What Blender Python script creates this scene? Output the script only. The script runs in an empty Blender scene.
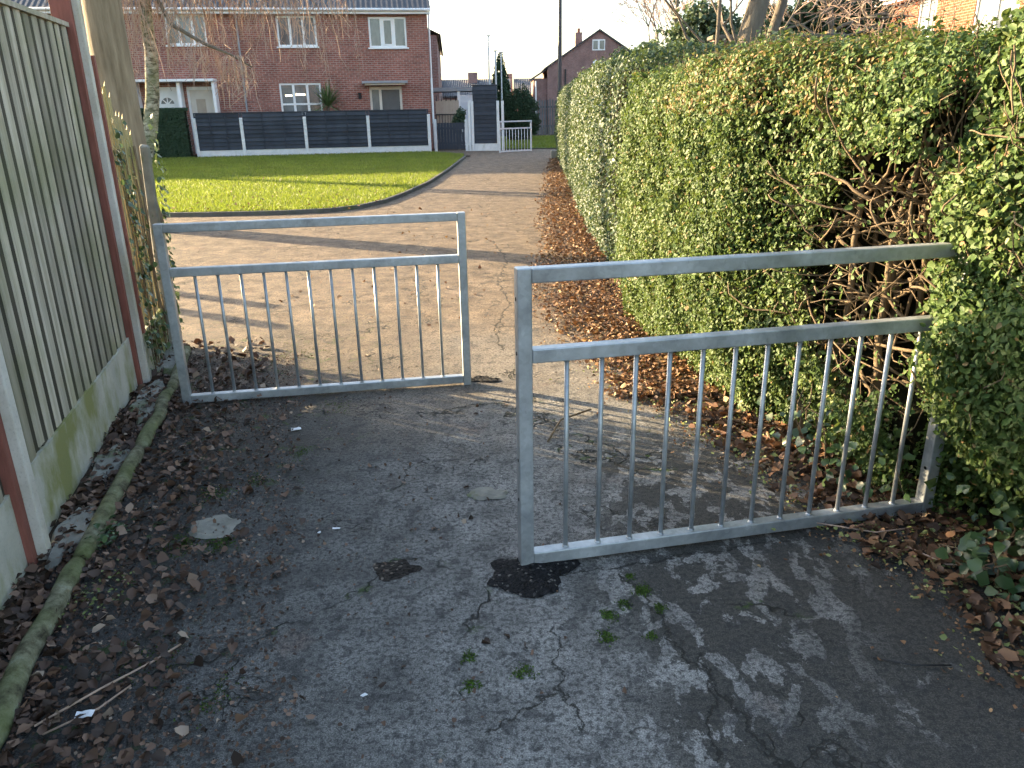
import bpy, math, random
import numpy as np
from mathutils import Vector, Matrix, noise
R = math.radians
random.seed(7)
rng = np.random.default_rng(7)
scn = bpy.context.scene

# ---------------------------------------------------------------- camera
TH, ROLL = R(19.75), R(-1.0)
c_, s_ = math.cos(TH), math.sin(TH)
fw = Vector((0, c_, -s_)); up = Vector((0, s_, c_)); rt = Vector((1, 0, 0))
r2 = rt * math.cos(ROLL) + up * math.sin(ROLL)
u2 = -rt * math.sin(ROLL) + up * math.cos(ROLL)
cam = bpy.data.cameras.new('camera'); cam.sensor_width = 36; cam.lens = 770 / 1024 * 36
cam.clip_start = 0.05; cam.clip_end = 2000
co = bpy.data.objects.new('camera', cam); scn.collection.objects.link(co)
m = Matrix.Identity(4)
for i in range(3):
    m[i][0] = r2[i]; m[i][1] = u2[i]; m[i][2] = -fw[i]
m[2][3] = 1.55
co.matrix_world = m
scn.camera = co

# ---------------------------------------------------------------- light
SUN_EL = R(13.5)
SUN_DIR = Vector((-0.875 * math.cos(SUN_EL), 0.485 * math.cos(SUN_EL), math.sin(SUN_EL))).normalized()
w = bpy.data.worlds.new('World'); scn.world = w; w.use_nodes = True
nt = w.node_tree; nt.nodes.clear()
sky = nt.nodes.new('ShaderNodeTexSky'); sky.sky_type = 'NISHITA'; sky.sun_disc = False
sky.sun_elevation = SUN_EL
sky.sun_rotation = math.atan2(SUN_DIR.x, SUN_DIR.y)
sky.dust_density = 2.5; sky.air_density = 1.0; sky.ozone_density = 1.0
bg = nt.nodes.new('ShaderNodeBackground'); bg.inputs[1].default_value = 0.132
wo = nt.nodes.new('ShaderNodeOutputWorld')
hs_ = nt.nodes.new('ShaderNodeHueSaturation'); hs_.inputs['Saturation'].default_value = .88; nt.links.new(sky.outputs[0], hs_.inputs['Color']); nt.links.new(hs_.outputs[0], bg.inputs[0]); nt.links.new(bg.outputs[0], wo.inputs[0])
sl = bpy.data.lights.new('sun', 'SUN'); sl.energy = 5.0; sl.angle = R(0.5); sl.color = (1, 0.76, 0.44)
so = bpy.data.objects.new('sun', sl); scn.collection.objects.link(so)
so.rotation_euler = SUN_DIR.to_track_quat('Z', 'Y').to_euler()
vs = scn.view_settings
vs.view_transform = 'Standard'; vs.look = 'None'; vs.gamma = 1; vs.use_curve_mapping = False
vs.exposure = 2.38
scn.cycles.max_bounces = 3; scn.cycles.use_adaptive_sampling = True; scn.cycles.adaptive_threshold = .03; scn.cycles.diffuse_bounces = 2; scn.cycles.transmission_bounces = 2; scn.cycles.glossy_bounces = 2; scn.cycles.transparent_max_bounces = 8

# ---------------------------------------------------------------- materials
MATS = {}
class NT:
    def __init__(s, name):
        s.m = bpy.data.materials.new(name); s.m.use_nodes = True
        s.t = s.m.node_tree; s.t.nodes.clear()
        s.out = s.t.nodes.new('ShaderNodeOutputMaterial')
        s.p = s.t.nodes.new('ShaderNodeBsdfPrincipled')
        s.t.links.new(s.p.outputs[0], s.out.inputs[0])
        tc = s.t.nodes.new('ShaderNodeTexCoord'); s.obj = tc.outputs['Object']
        MATS[name] = s.m
    def n(s, kind, **kw):
        nd = s.t.nodes.new('ShaderNode' + kind)
        for k, v in kw.items(): setattr(nd, k, v)
        return nd
    def L(s, a, b): s.t.links.new(a, b)
    def setin(s, sock, v):
        if hasattr(v, 'is_linked') or isinstance(v, bpy.types.NodeSocket): s.L(v, sock)
        else:
            try: sock.default_value = v
            except Exception: sock.default_value = (*v, 1)
    def noise(s, scale, detail=4, rough=.55, vec=None, dist=0, out=0):
        nd = s.n('TexNoise'); nd.inputs['Scale'].default_value = scale
        nd.inputs['Detail'].default_value = detail; nd.inputs['Roughness'].default_value = rough
        nd.inputs['Distortion'].default_value = dist
        s.L(vec if vec is not None else s.obj, nd.inputs['Vector']); return nd.outputs[out]
    def ramp(s, fac, stops, interp='LINEAR'):
        nd = s.n('ValToRGB'); cr = nd.color_ramp; cr.interpolation = interp
        while len(cr.elements) < len(stops): cr.elements.new(.5)
        for e, (p, c) in zip(cr.elements, stops):
            e.position = p
            e.color = (c, c, c, 1) if not hasattr(c, '__len__') else (*c, 1)
        s.setin(nd.inputs[0], fac); return nd.outputs[0]
    def mix(s, fac, a, b, mode='MIX'):
        nd = s.n('Mix', data_type='RGBA', blend_type=mode)
        s.setin(nd.inputs[0], fac); s.setin(nd.inputs[6], a); s.setin(nd.inputs[7], b); return nd.outputs[2]
    def math(s, op, a, b=0.0, c=None):
        nd = s.n('Math', operation=op); s.setin(nd.inputs[0], a); s.setin(nd.inputs[1], b)
        if c is not None: s.setin(nd.inputs[2], c)
        return nd.outputs[0]
    def mapr(s, v, a, b, c=0., d=1.):
        nd = s.n('MapRange'); nd.clamp = True
        s.setin(nd.inputs[0], v)
        for i, x in enumerate((a, b, c, d)): nd.inputs[i + 1].default_value = x
        return nd.outputs[0]
    def sep(s, v=None):
        nd = s.n('SeparateXYZ'); s.L(v if v is not None else s.obj, nd.inputs[0]); return nd.outputs
    def comb(s, x, y, z=0.0):
        nd = s.n('CombineXYZ'); s.setin(nd.inputs[0], x); s.setin(nd.inputs[1], y); s.setin(nd.inputs[2], z); return nd.outputs[0]
    def scale(s, sc):
        nd = s.n('Mapping'); nd.inputs['Scale'].default_value = sc; s.L(s.obj, nd.inputs[0]); return nd.outputs[0]
    def bump(s, h, dist=.01, strength=1.):
        nd = s.n('Bump'); nd.inputs['Distance'].default_value = dist; nd.inputs['Strength'].default_value = strength
        s.setin(nd.inputs['Height'], h); s.L(nd.outputs[0], s.p.inputs['Normal'])
    def fin(s, col, rough=.7, metal=0., spec=.5):
        s.setin(s.p.inputs['Base Color'], col); s.setin(s.p.inputs['Roughness'], rough)
        s.p.inputs['Metallic'].default_value = metal; s.p.inputs['Specular IOR Level'].default_value = spec
        return s.m

def simple(name, c1, c2, sc=8, rough=.7, metal=0, bump=.0, spec=.4, stretch=None):
    s = NT(name)
    v = s.scale(stretch) if stretch else None
    f = s.noise(sc, 6, .6, v)
    f2 = s.ramp(f, [(.3, 0), (.7, 1)])
    if bump: s.bump(s.noise(sc * 6, 4, .6, v), bump)
    return s.fin(s.mix(f2, c1, c2), rough, metal, spec)

SEAMS = [([(.38, 2.33), (.45, 2.11), (.5, 1.89), (.6, 1.68), (.68, 1.45)], .007), ([(.55, 1.9), (.54, 1.72), (.49, 1.5)], .006),
         ([(.06, 2.30), (.6, 2.42), (1.5, 2.64)], .006), ([(-.2, 9.6), (-.02, 8.2), (-.12, 7.2), (.0, 6.3), (-.12, 5.6), (-.06, 5.0)], .010), ([(.12, 2.05), (.12, 1.78), (.16, 1.6)], .005), ([(-.1, 1.6), (.04, 1.68), (.12, 1.74)], .005)]
def mat_asphalt():
    s = NT('asphalt')
    x, y, z = s.sep()
    warp = s.noise(1.3, 5, .6)
    agg = s.noise(230, 3, .7)
    gr = s.noise(60, 5, .7)
    mid = s.noise(7, 8, .65)
    big = s.noise(1.1, 4, .6)
    # worn light surface against darker, older binder on the left
    xx = s.math('ADD', x, s.math('MULTIPLY', s.math('SUBTRACT', warp, .5), 1.6))
    wear = s.mapr(xx, -1.15, .15)
    near = s.mapr(s.math('ADD', y, s.math('MULTIPLY', big, 2.5)), 4.6, 7.4)
    dark = s.mix(s.ramp(mid, [(.35, 0), (.7, 1)]), (.055, .054, .051), (.13, .127, .12))
    light = s.mix(s.ramp(mid, [(.3, 0), (.65, 1)]), (.15, .147, .142), (.38, .37, .35))
    col = s.mix(wear, dark, light)
    # sunlit stretch farther along: the warm sun tint is put into the tan
    tan = s.mix(s.ramp(s.noise(4.5, 9, .72), [(.38, 0), (.62, 1)]), (.14, .100, .066), (.33, .240, .158))
    col = s.mix(near, col, tan)
    # reddish worn patches
    red = s.ramp(s.noise(2.3, 4, .6, s.scale((1, .8, 1))), [(.62, 0), (.70, 1)])
    col = s.mix(s.math('MULTIPLY', red, .35), col, (.22, .12, .085))
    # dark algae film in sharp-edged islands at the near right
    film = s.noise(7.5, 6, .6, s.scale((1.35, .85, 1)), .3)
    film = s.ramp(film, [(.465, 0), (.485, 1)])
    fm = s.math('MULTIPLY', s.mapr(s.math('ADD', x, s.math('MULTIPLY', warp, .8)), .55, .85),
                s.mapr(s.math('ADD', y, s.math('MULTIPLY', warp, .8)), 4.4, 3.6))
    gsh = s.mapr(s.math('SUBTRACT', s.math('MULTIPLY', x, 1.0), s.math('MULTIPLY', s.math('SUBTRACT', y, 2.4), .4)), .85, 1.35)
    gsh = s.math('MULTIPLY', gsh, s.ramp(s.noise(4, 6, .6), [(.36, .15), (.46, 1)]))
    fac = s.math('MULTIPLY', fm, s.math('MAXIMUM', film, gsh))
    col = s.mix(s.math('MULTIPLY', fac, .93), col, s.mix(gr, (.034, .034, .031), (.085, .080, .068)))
    # blackish blotches everywhere
    bl = s.ramp(s.noise(13, 5, .58), [(.575, 0), (.595, 1)])
    col = s.mix(s.math('MULTIPLY', bl, .55), col, (.05, .05, .05))
    # aggregate speckle
    sp = s.ramp(agg, [(.36, .42), (.52, 1.0), (.70, 1.75)])
    col = s.mix(1.0, col, sp, 'MULTIPLY')
    col = s.mix(s.ramp(gr, [(.4, .75), (.53, 0)]), col, (.03, .03, .03))
    # cracks
    wv = s.n('VectorMath', operation='ADD')
    s.L(s.obj, wv.inputs[0])
    sc = s.n('VectorMath', operation='SCALE'); s.L(s.noise(3.5, 4, .6, out=1), sc.inputs[0]); sc.inputs['Scale'].default_value = .5
    s.L(sc.outputs[0], wv.inputs[1])
    vo = s.n('TexVoronoi', feature='DISTANCE_TO_EDGE'); vo.inputs['Scale'].default_value = 1.15
    s.L(wv.outputs[0], vo.inputs['Vector'])
    cr = s.ramp(vo.outputs['Distance'], [(.0, 1), (.011, 0)])
    cm = s.ramp(s.noise(1.7, 3, .5), [(.50, 0), (.58, 1)])
    crk = s.math('MULTIPLY', cr, cm)
    vo2 = s.n('TexVoronoi', feature='DISTANCE_TO_EDGE'); vo2.inputs['Scale'].default_value = 9
    s.L(wv.outputs[0], vo2.inputs['Vector'])
    crk2 = s.math('MULTIPLY', s.ramp(vo2.outputs['Distance'], [(.0, 1), (.05, 0)]), s.ramp(s.noise(1.9, 3, .5, s.scale((1, 1.1, 1))), [(.57, 0), (.63, 1)]))
    crk = s.math('MAXIMUM', crk, s.math('MULTIPLY', crk2, .7))
    col = s.mix(crk, col, (.018, .018, .016))
    def seg(p, q, wdt, x_, y_):
        dx, dy = q[0]-p[0], q[1]-p[1]; l2 = dx*dx + dy*dy
        ax = s.math('SUBTRACT', x_, p[0]); ay = s.math('SUBTRACT', y_, p[1])
        t = s.math('DIVIDE', s.math('ADD', s.math('MULTIPLY', ax, dx), s.math('MULTIPLY', ay, dy)), l2)
        tn = t.node; tn.use_clamp = True
        ex_ = s.math('SUBTRACT', ax, s.math('MULTIPLY', t, dx)); ey_ = s.math('SUBTRACT', ay, s.math('MULTIPLY', t, dy))
        d = s.math('SQRT', s.math('ADD', s.math('MULTIPLY', ex_, ex_), s.math('MULTIPLY', ey_, ey_)))
        return s.mapr(d, wdt, wdt * .35)
    nz = s.n('SeparateXYZ'); s.L(s.noise(9, 5, .65, out=1), nz.inputs[0])
    wx = s.math('ADD', x, s.math('MULTIPLY', s.math('SUBTRACT', nz.outputs[0], .5), .16)); wy = s.math('ADD', y, s.math('MULTIPLY', s.math('SUBTRACT', nz.outputs[1], .5), .16))
    for pl, wd_ in SEAMS:
        for p_, q_ in zip(pl[:-1], pl[1:]): crk = s.math('MAXIMUM', crk, seg(p_, q_, wd_, wx, wy))
    col = s.mix(s.math('MULTIPLY', crk, .85), col, (.022, .022, .019))
    # moss: along cracks and on the left side
    ms = s.ramp(s.noise(10, 5, .7), [(.57, 0), (.63, 1)])
    mm = s.math('MULTIPLY', s.mapr(xx, -.75, -1.35), s.mapr(y, 6.5, 4.5))
    cr3 = s.math('MULTIPLY', s.ramp(vo.outputs['Distance'], [(.0, 1), (.05, 0)]), s.mapr(y, 6, 4))
    ms = s.math('MULTIPLY', ms, s.math('MAXIMUM', s.math('MULTIPLY', mm, .8), s.math('MULTIPLY', cr3, cm)))
    col = s.mix(ms, col, s.mix(gr, (.035, .07, .012), (.07, .12, .02)))
    h = s.math('ADD', s.math('MULTIPLY', agg, .5), s.math('MULTIPLY', gr, .9))
    h = s.math('SUBTRACT', s.math('ADD', h, s.math('MULTIPLY', mid, .8)), s.math('MULTIPLY', crk, 1.6))
    s.bump(h, .012, .8)
    ro = s.mapr(mid, .3, .7, .72, .95)
    return s.fin(col, ro, 0, .35)
mat_asphalt()

def mat_brick(name, c1, c2, mortar, bscale=1.0):
    s = NT(name)
    x, y, z = s.sep()
    v = s.comb(s.math('ADD', x, y), z)
    b = s.n('TexBrick'); b.offset = .5
    b.inputs['Scale'].default_value = bscale
    b.inputs['Brick Width'].default_value = .225; b.inputs['Row Height'].default_value = .075
    b.inputs['Mortar Size'].default_value = .012; b.inputs['Mortar Smooth'].default_value = .1
    b.inputs['Color1'].default_value = (*c1, 1); b.inputs['Color2'].default_value = (*c2, 1)
    b.inputs['Mortar'].default_value = (*mortar, 1); b.inputs['Bias'].default_value = 0
    s.L(v, b.inputs['Vector'])
    n1 = s.ramp(s.noise(1.2, 5, .6), [(.3, .75), (.7, 1.2)])
    n2 = s.ramp(s.noise(9, 3, .6), [(.3, .8), (.7, 1.2)])
    col = s.mix(1, s.mix(1, b.outputs[0], n1, 'MULTIPLY'), n2, 'MULTIPLY')
    s.bump(s.math('SUBTRACT', 1, b.outputs[1]), .006, .6)
    s.fin(col, .9, 0, .2)
mat_brick('brick_dark', (.34, .125, .095), (.23, .085, .068), (.34, .25, .21))
mat_brick('brick_far', (.28, .14, .12), (.22, .11, .10), (.3, .24, .22))
mat_brick('brick_orange', (.27, .075, .035), (.21, .06, .028), (.24, .18, .14))

def mat_tile():
    s = NT('roof_tile')
    wv = s.n('TexWave'); wv.wave_type = 'BANDS'; wv.bands_direction = 'X'; wv.inputs['Scale'].default_value = 1.6
    wv.inputs['Distortion'].default_value = 0
    s.L(s.obj, wv.inputs[0])
    x, y, z = s.sep()
    rows = s.n('TexWave'); rows.bands_direction = 'Z'; rows.wave_profile = 'SAW'; rows.inputs['Scale'].default_value = 1.5
    s.L(s.obj, rows.inputs[0])
    col = s.mix(s.noise(3, 4), (.055, .06, .07), (.10, .10, .11))
    s.bump(s.math('ADD', wv.outputs[1], rows.outputs[1]), .06, 1)
    s.fin(col, .6)
mat_tile()

def mat_slats(name, c1, c2, c3, sc=(14, 14, .9)):
    s = NT(name)
    v = s.scale(sc)
    f = s.noise(2.2, 6, .6, v)
    blot = s.noise(2.0, 5, .6)
    x, y, z = s.sep()
    a = s.n('Attribute'); a.attribute_name = 'rnd'
    col = s.mix(s.ramp(f, [(.35, 0), (.7, 1)]), c1, c2)
    col = s.mix(s.math('MULTIPLY', s.ramp(blot, [(.45, 0), (.65, 1)]), .7), col, c3)
    col = s.mix(1, col, s.ramp(a.outputs['Fac'], [(0, .62), (1, 1.22)]), 'MULTIPLY')
    s.bump(s.noise(9, 4, .6, v), .002, .7)
    s.fin(col, .85, 0, .25)
mat_slats('slat_wood', (.32, .285, .215), (.52, .47, .375), (.23, .225, .12))
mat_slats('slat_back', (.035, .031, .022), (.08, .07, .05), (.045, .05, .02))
mat_slats('old_wood', (.26, .21, .11), (.42, .34, .19), (.24, .23, .08))
mat_slats('palisade_wood', (.12, .12, .13), (.2, .2, .21), (.1, .11, .1))
mat_slats('grey_board', (.045, .053, .070), (.064, .073, .092), (.04, .046, .058), (1, 1, 1))

def mat_concrete(name, c1, c2, green, gpos=(.45, .7), rough=.9, zfade=None):
    s = NT(name)
    f = s.noise(5, 7, .65)
    g = s.ramp(s.noise(3.2, 6, .62, s.scale((1, 1, .55))), [(gpos[0], 0), (gpos[1], 1)])
    col = s.mix(s.ramp(f, [(.3, 0), (.7, 1)]), c1, c2)
    col = s.mix(g, col, green)
    col = s.mix(s.ramp(s.noise(120, 4, .6), [(.33, .25), (.45, 0)]), col, (.14, .13, .11))
    s.bump(s.noise(50, 5, .7), .003, .8)
    s.fin(col, rough, 0, .25)
mat_concrete('gravel_board', (.38, .37, .31), (.55, .53, .45), (.24, .245, .095), (.44, .60))
mat_concrete('concrete_post', (.48, .45, .39), (.62, .59, .53), (.36, .32, .20), (.48, .75))
mat_concrete('white_concrete', (.62, .63, .64), (.78, .78, .78), (.45, .46, .42), (.6, .85))
mat_concrete('mossy_concrete', (.15, .15, .13), (.30, .295, .26), (.10, .115, .05), (.5, .62))
mat_concrete('old_concrete', (.16, .155, .13), (.34, .325, .28), (.09, .12, .035), (.60, .68))
mat_concrete('kerb_concrete', (.09, .085, .075), (.16, .15, .135), (.11, .12, .06), (.5, .7))

def mat_log():
    s = NT('mossy_log')
    f = s.noise(16, 8, .72)
    col = s.ramp(f, [(.34, (.035, .032, .02)), (.47, (.12, .115, .07)), (.58, (.21, .205, .14)), (.7, (.34, .34, .27))])
    g = s.ramp(s.noise(4, 5, .6), [(.45, 0), (.65, 1)])
    col = s.mix(s.math('MULTIPLY', g, .6), col, (.10, .13, .035))
    s.bump(s.noise(28, 6, .7), .006, 1)
    s.fin(col, .9, 0, .2)
mat_log()

def mat_galv():
    s = NT('galvanised')
    vo = s.n('TexVoronoi'); vo.inputs['Scale'].default_value = 60; s.L(s.obj, vo.inputs['Vector'])
    spg = s.ramp(vo.outputs['Color'], [(0, .88), (1, 1.08)])
    f = s.noise(7, 6, .65)
    col = s.mix(s.ramp(f, [(.3, 0), (.7, 1)]), (.30, .325, .35), (.55, .58, .60))
    col = s.mix(1, col, spg, 'MULTIPLY')
    col = s.mix(s.ramp(s.noise(22, 5, .7, s.scale((1, 1, .4))), [(.62, 0), (.72, .5)]), col, (.2, .21, .21))
    s.bump(s.noise(90, 3, .6), .0006, .6)
    s.fin(col, s.mapr(f, .3, .7, .34, .58), .6, .5)
mat_galv()
simple('galv_far', (.5, .54, .56), (.62, .66, .68), 10, .6, .2)
simple('lamp_paint', (.035, .04, .05), (.05, .055, .065), 10, .5)
simple('timber_red', (.17, .060, .042), (.27, .095, .070), 6, .8, bump=.003, stretch=(6, 6, 1))
simple('timber_trunk', (.15, .115, .07), (.30, .24, .155), 3, .9, bump=.01, stretch=(5, 5, .6))
simple('bark_grey', (.11, .09, .07), (.20, .17, .13), 4, .9, bump=.015, stretch=(4, 4, 1))
simple('twig', (.30, .20, .15), (.46, .34, .26), 2, .8)
simple('hedge_wood', (.09, .062, .038), (.20, .145, .085), 6, .85, bump=.003)
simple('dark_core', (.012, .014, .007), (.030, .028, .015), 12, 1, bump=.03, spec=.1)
simple('soil', (.035, .026, .018), (.075, .055, .038), 9, .95, bump=.02, spec=.2)
simple('white_upvc', (.78, .78, .78), (.85, .85, .85), 3, .4)
simple('cream_paint', (.62, .57, .50), (.68, .63, .55), 3, .6)
simple('grey_door', (.09, .085, .085), (.12, .115, .11), 3, .5)
simple('beige_board', (.42, .34, .27), (.50, .42, .33), 3, .7)
simple('white_wall', (.6, .63, .67), (.7, .73, .77), 3, .6)
simple('lead_grey', (.25, .26, .28), (.33, .34, .36), 5, .7)
simple('black_plastic', (.02, .02, .022), (.03, .03, .032), 5, .5)
simple('hole_shade', (.004, .004, .004), (.008, .008, .008), 5, .9)
def mat_tarmac(name, c1, c2, c3, sc):
    s = NT(name); v = s.n('TexVoronoi'); v.inputs['Scale'].default_value = sc; s.L(s.obj, v.inputs['Vector'])
    cc = s.sep(v.outputs['Color'])
    col = s.ramp(cc[0], [(0, c1), (.8, c2), (.93, c2), (.97, c3)])
    s.bump(s.math('SUBTRACT', s.math('ADD', s.math('MULTIPLY', cc[1], .6), s.math('MULTIPLY', s.noise(30, 5, .7), 1.6)), v.outputs['Distance']), .012, 1)
    s.fin(col, s.mapr(cc[2], 0, 1, .7, .95), 0, .2)
mat_tarmac('fresh_tarmac', (.006, .006, .007), (.02, .02, .022), (.16, .15, .14), 110)
mat_tarmac('pothole_earth', (.014, .012, .011), (.05, .042, .036), (.22, .18, .15), 90)
simple('curtain', (.5, .5, .5), (.7, .7, .7), 1.5, .9, stretch=(9, 9, .3))
simple('litter_white', (.65, .68, .72), (.8, .82, .85), 20, .5)
simple('haze_blue_tree', (.03, .06, .035), (.05, .09, .05), 9, .9)
simple('wire', (.2, .2, .2), (.25, .25, .25), 5, .5)

def mat_glass():
    s = NT('window_glass')
    f = s.noise(1.4, 4, .6, s.scale((1, 1, .5)))
    col = s.ramp(f, [(.3, (.05, .06, .07)), (.6, (.16, .18, .2))])
    s.fin(col, .06, 0, .9)
mat_glass()
def mat_lit():
    s = NT('lit_room')
    s.p.inputs['Emission Color'].default_value = (1, .8, .45, 1); s.p.inputs['Emission Strength'].default_value = 1.6
    s.fin((.8, .7, .5), .6)
mat_lit()

def mat_leaf(name, stops, rough=.4, trans=.25, spec=.5, tcol=(.22, .28, .06)):
    s = NT(name)
    a = s.n('Attribute'); a.attribute_name = 'rnd'
    col = s.ramp(a.outputs['Fac'], stops)
    s.fin(col, rough, 0, spec)
    if trans:
        tr = s.n('BsdfTranslucent'); s.L(s.mix(.5, col, tcol), tr.inputs[0])
        mx = s.n('MixShader'); mx.inputs[0].default_value = trans
        s.L(s.p.outputs[0], mx.inputs[1]); s.L(tr.outputs[0], mx.inputs[2]); s.L(mx.outputs[0], s.out.inputs[0])
mat_leaf('privet_leaf', [(0, (.028, .060, .020)), (.42, (.07, .125, .03)), (.70, (.12, .17, .055)), (.90, (.30, .33, .16)), (.97, (.26, .16, .07)), (1, (.30, .18, .09))], .55, .25, .28)
mat_leaf('dark_leaf', [(0, (.022, .050, .028)), (.5, (.045, .085, .045)), (.85, (.085, .13, .07)), (1, (.20, .23, .14))], .5, .2, .35)
mat_leaf('ivy_leaf', [(0, (.018, .042, .018)), (.6, (.04, .085, .03)), (1, (.09, .14, .05))], .35, .15)
mat_leaf('brown_leaf', [(0, (.055, .030, .018)), (.3, (.14, .072, .036)), (.65, (.27, .145, .07)), (.88, (.38, .23, .11)), (1, (.46, .34, .18))], .6, .12, .35, (.3, .12, .04))
mat_leaf('mould_leaf', [(0, (.028, .019, .014)), (.4, (.075, .045, .032)), (.78, (.14, .082, .055)), (.95, (.23, .145, .10)), (1, (.36, .28, .21))], .6, .05, .35, (.3, .12, .04))
mat_leaf('mould_leaf2', [(0, (.03, .018, .012)), (.4, (.09, .05, .03)), (.75, (.19, .10, .055)), (.93, (.30, .17, .09)), (1, (.38, .27, .15))], .6, .08, .35, (.3, .12, .04))
mat_leaf('fallen_green', [(0, (.16, .20, .06)), (1, (.34, .36, .13))], .5, .15)
mat_leaf('grass_blade', [(0, (.10, .15, .02)), (.6, (.19, .25, .04)), (1, (.36, .36, .09))], .5, .35, .3, (.35, .45, .03))
mat_leaf('moss', [(0, (.03, .05, .012)), (.6, (.05, .09, .015)), (1, (.09, .16, .02))], .8, .1, .2)
mat_leaf('conifer', [(0, (.015, .035, .02)), (1, (.045, .08, .04))], .7, .1, .2)
g_ = MATS['grass_blade'].node_tree
_n = g_.nodes.new('ShaderNodeTexNoise'); _n.inputs['Scale'].default_value = 1.1; _n.inputs['Detail'].default_value = 6
_t = g_.nodes.new('ShaderNodeTexCoord'); g_.links.new(_t.outputs['Object'], _n.inputs['Vector'])
_m = g_.nodes.new('ShaderNodeMix'); _m.data_type = 'RGBA'; _m.blend_type = 'MULTIPLY'; _m.inputs[0].default_value = 1
_r = g_.nodes.new('ShaderNodeValToRGB'); _r.color_ramp.elements[0].position = .35; _r.color_ramp.elements[0].color = (.62, .58, .75, 1); _r.color_ramp.elements[1].position = .65; _r.color_ramp.elements[1].color = (1, 1, 1, 1)
g_.links.new(_n.outputs[0], _r.inputs[0]); _b = [n for n in g_.nodes if n.type == 'BSDF_PRINCIPLED'][0]
_src = _b.inputs['Base Color'].links[0].from_socket
g_.links.new(_src, _m.inputs[6]); g_.links.new(_r.outputs[0], _m.inputs[7]); g_.links.new(_m.outputs[2], _b.inputs['Base Color'])
mat_leaf('cordyline', [(0, (.05, .10, .04)), (1, (.16, .23, .09))], .4, .2)

def mat_lawn():
    s = NT('lawn_ground')
    f = s.noise(3, 6, .65); g = s.noise(60, 4, .7)
    col = s.mix(s.ramp(f, [(.35, 0), (.65, 1)]), (.09, .14, .018), (.15, .21, .03))
    col = s.mix(s.ramp(g, [(.4, .6), (.55, 0)]), col, (.035, .055, .012))
    s.bump(g, .05, 1)
    s.fin(col, .8, 0, .2)
mat_lawn()

def mat_birch():
    s = NT('birch_bark')
    f = s.noise(3.0, 6, .7, s.scale((2, 2, 5)))
    col = s.ramp(f, [(.42, (.09, .08, .06)), (.52, (.32, .30, .24)), (.7, (.55, .52, .45))])
    x, y, z = s.sep()
    col = s.mix(s.math('MULTIPLY', s.ramp(s.noise(2.5, 4), [(.4, 0), (.6, 1)]), .6), col, (.15, .17, .08))
    s.bump(f, .02, 1); s.fin(col, .9, 0, .2)
mat_birch()

# ---------------------------------------------------------------- mesh helpers
col0 = scn.collection
class MB:
    def __init__(s): s.v = []; s.f = []; s.r = []
    def add(s, vs, fs, rnd=None):
        o = len(s.v); s.v += [tuple(v) for v in vs]; s.f += [tuple(i + o for i in f) for f in fs]
        if rnd is None: rnd = random.random()
        s.r += [rnd] * len(fs); return s
    def box(s, a, b, rnd=None, top=None):
        x0, y0, z0 = a; x1, y1, z1 = b
        vs = [(x0,y0,z0),(x1,y0,z0),(x1,y1,z0),(x0,y1,z0),(x0,y0,z1),(x1,y0,z1),(x1,y1,z1),(x0,y1,z1)]
        return s.add(vs, [(0,3,2,1),(4,5,6,7),(0,1,5,4),(1,2,6,5),(2,3,7,6),(3,0,4,7)], rnd)
    def tube(s, pts, rad, n=6, rnd=None, cap=True):
        pts = [Vector(p) for p in pts]
        if not hasattr(rad, '__len__'): rad = [rad] * len(pts)
        vs = []; prev = None
        for i, p in enumerate(pts):
            d = (pts[min(i + 1, len(pts) - 1)] - pts[max(i - 1, 0)])
            d = d.normalized() if d.length > 1e-9 else Vector((0, 0, 1))
            if prev is None:
                a = d.orthogonal().normalized()
            else:
                a = (prev - d * prev.dot(d)); a = a.normalized() if a.length > 1e-6 else d.orthogonal().normalized()
            prev = a; b = d.cross(a)
            for k in range(n):
                t = 2 * math.pi * k / n
                vs.append(p + (a * math.cos(t) + b * math.sin(t)) * rad[i])
        fs = [(i*n+k, i*n+(k+1)%n, (i+1)*n+(k+1)%n, (i+1)*n+k) for i in range(len(pts)-1) for k in range(n)]
        if cap and n > 3:
            fs.append(tuple(range(n-1, -1, -1))); fs.append(tuple(range((len(pts)-1)*n, len(pts)*n)))
        return s.add(vs, fs, rnd)
    def build(s, name, mat, parent=None, smooth=False, bevel=0):
        me = bpy.data.meshes.new(name); me.from_pydata(s.v, [], s.f)
        at = me.attributes.new('rnd', 'FLOAT', 'FACE'); at.data.foreach_set('value', np.array(s.r, dtype=np.float32))
        me.materials.append(MATS[mat])
        if smooth: me.polygons.foreach_set('use_smooth', [True] * len(me.polygons))
        me.update()
        o = bpy.data.objects.new(name, me); col0.objects.link(o)
        if parent: o.parent = parent
        if bevel:
            b = o.modifiers.new('bevel', 'BEVEL'); b.width = bevel; b.segments = 2; b.limit_method = 'ANGLE'
        return o

def tag(o, label=None, cat=None, group=None, kind=None):
    if label: o['label'] = label
    if cat: o['category'] = cat
    if group: o['group'] = group
    if kind: o['kind'] = kind
    return o
def empty(name, loc, label, cat, group=None, rz=0):
    o = bpy.data.objects.new(name, None); col0.objects.link(o)
    o.location = loc; o.rotation_euler = (0, 0, rz); o.empty_display_size = .2
    return tag(o, label, cat, group)

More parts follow.
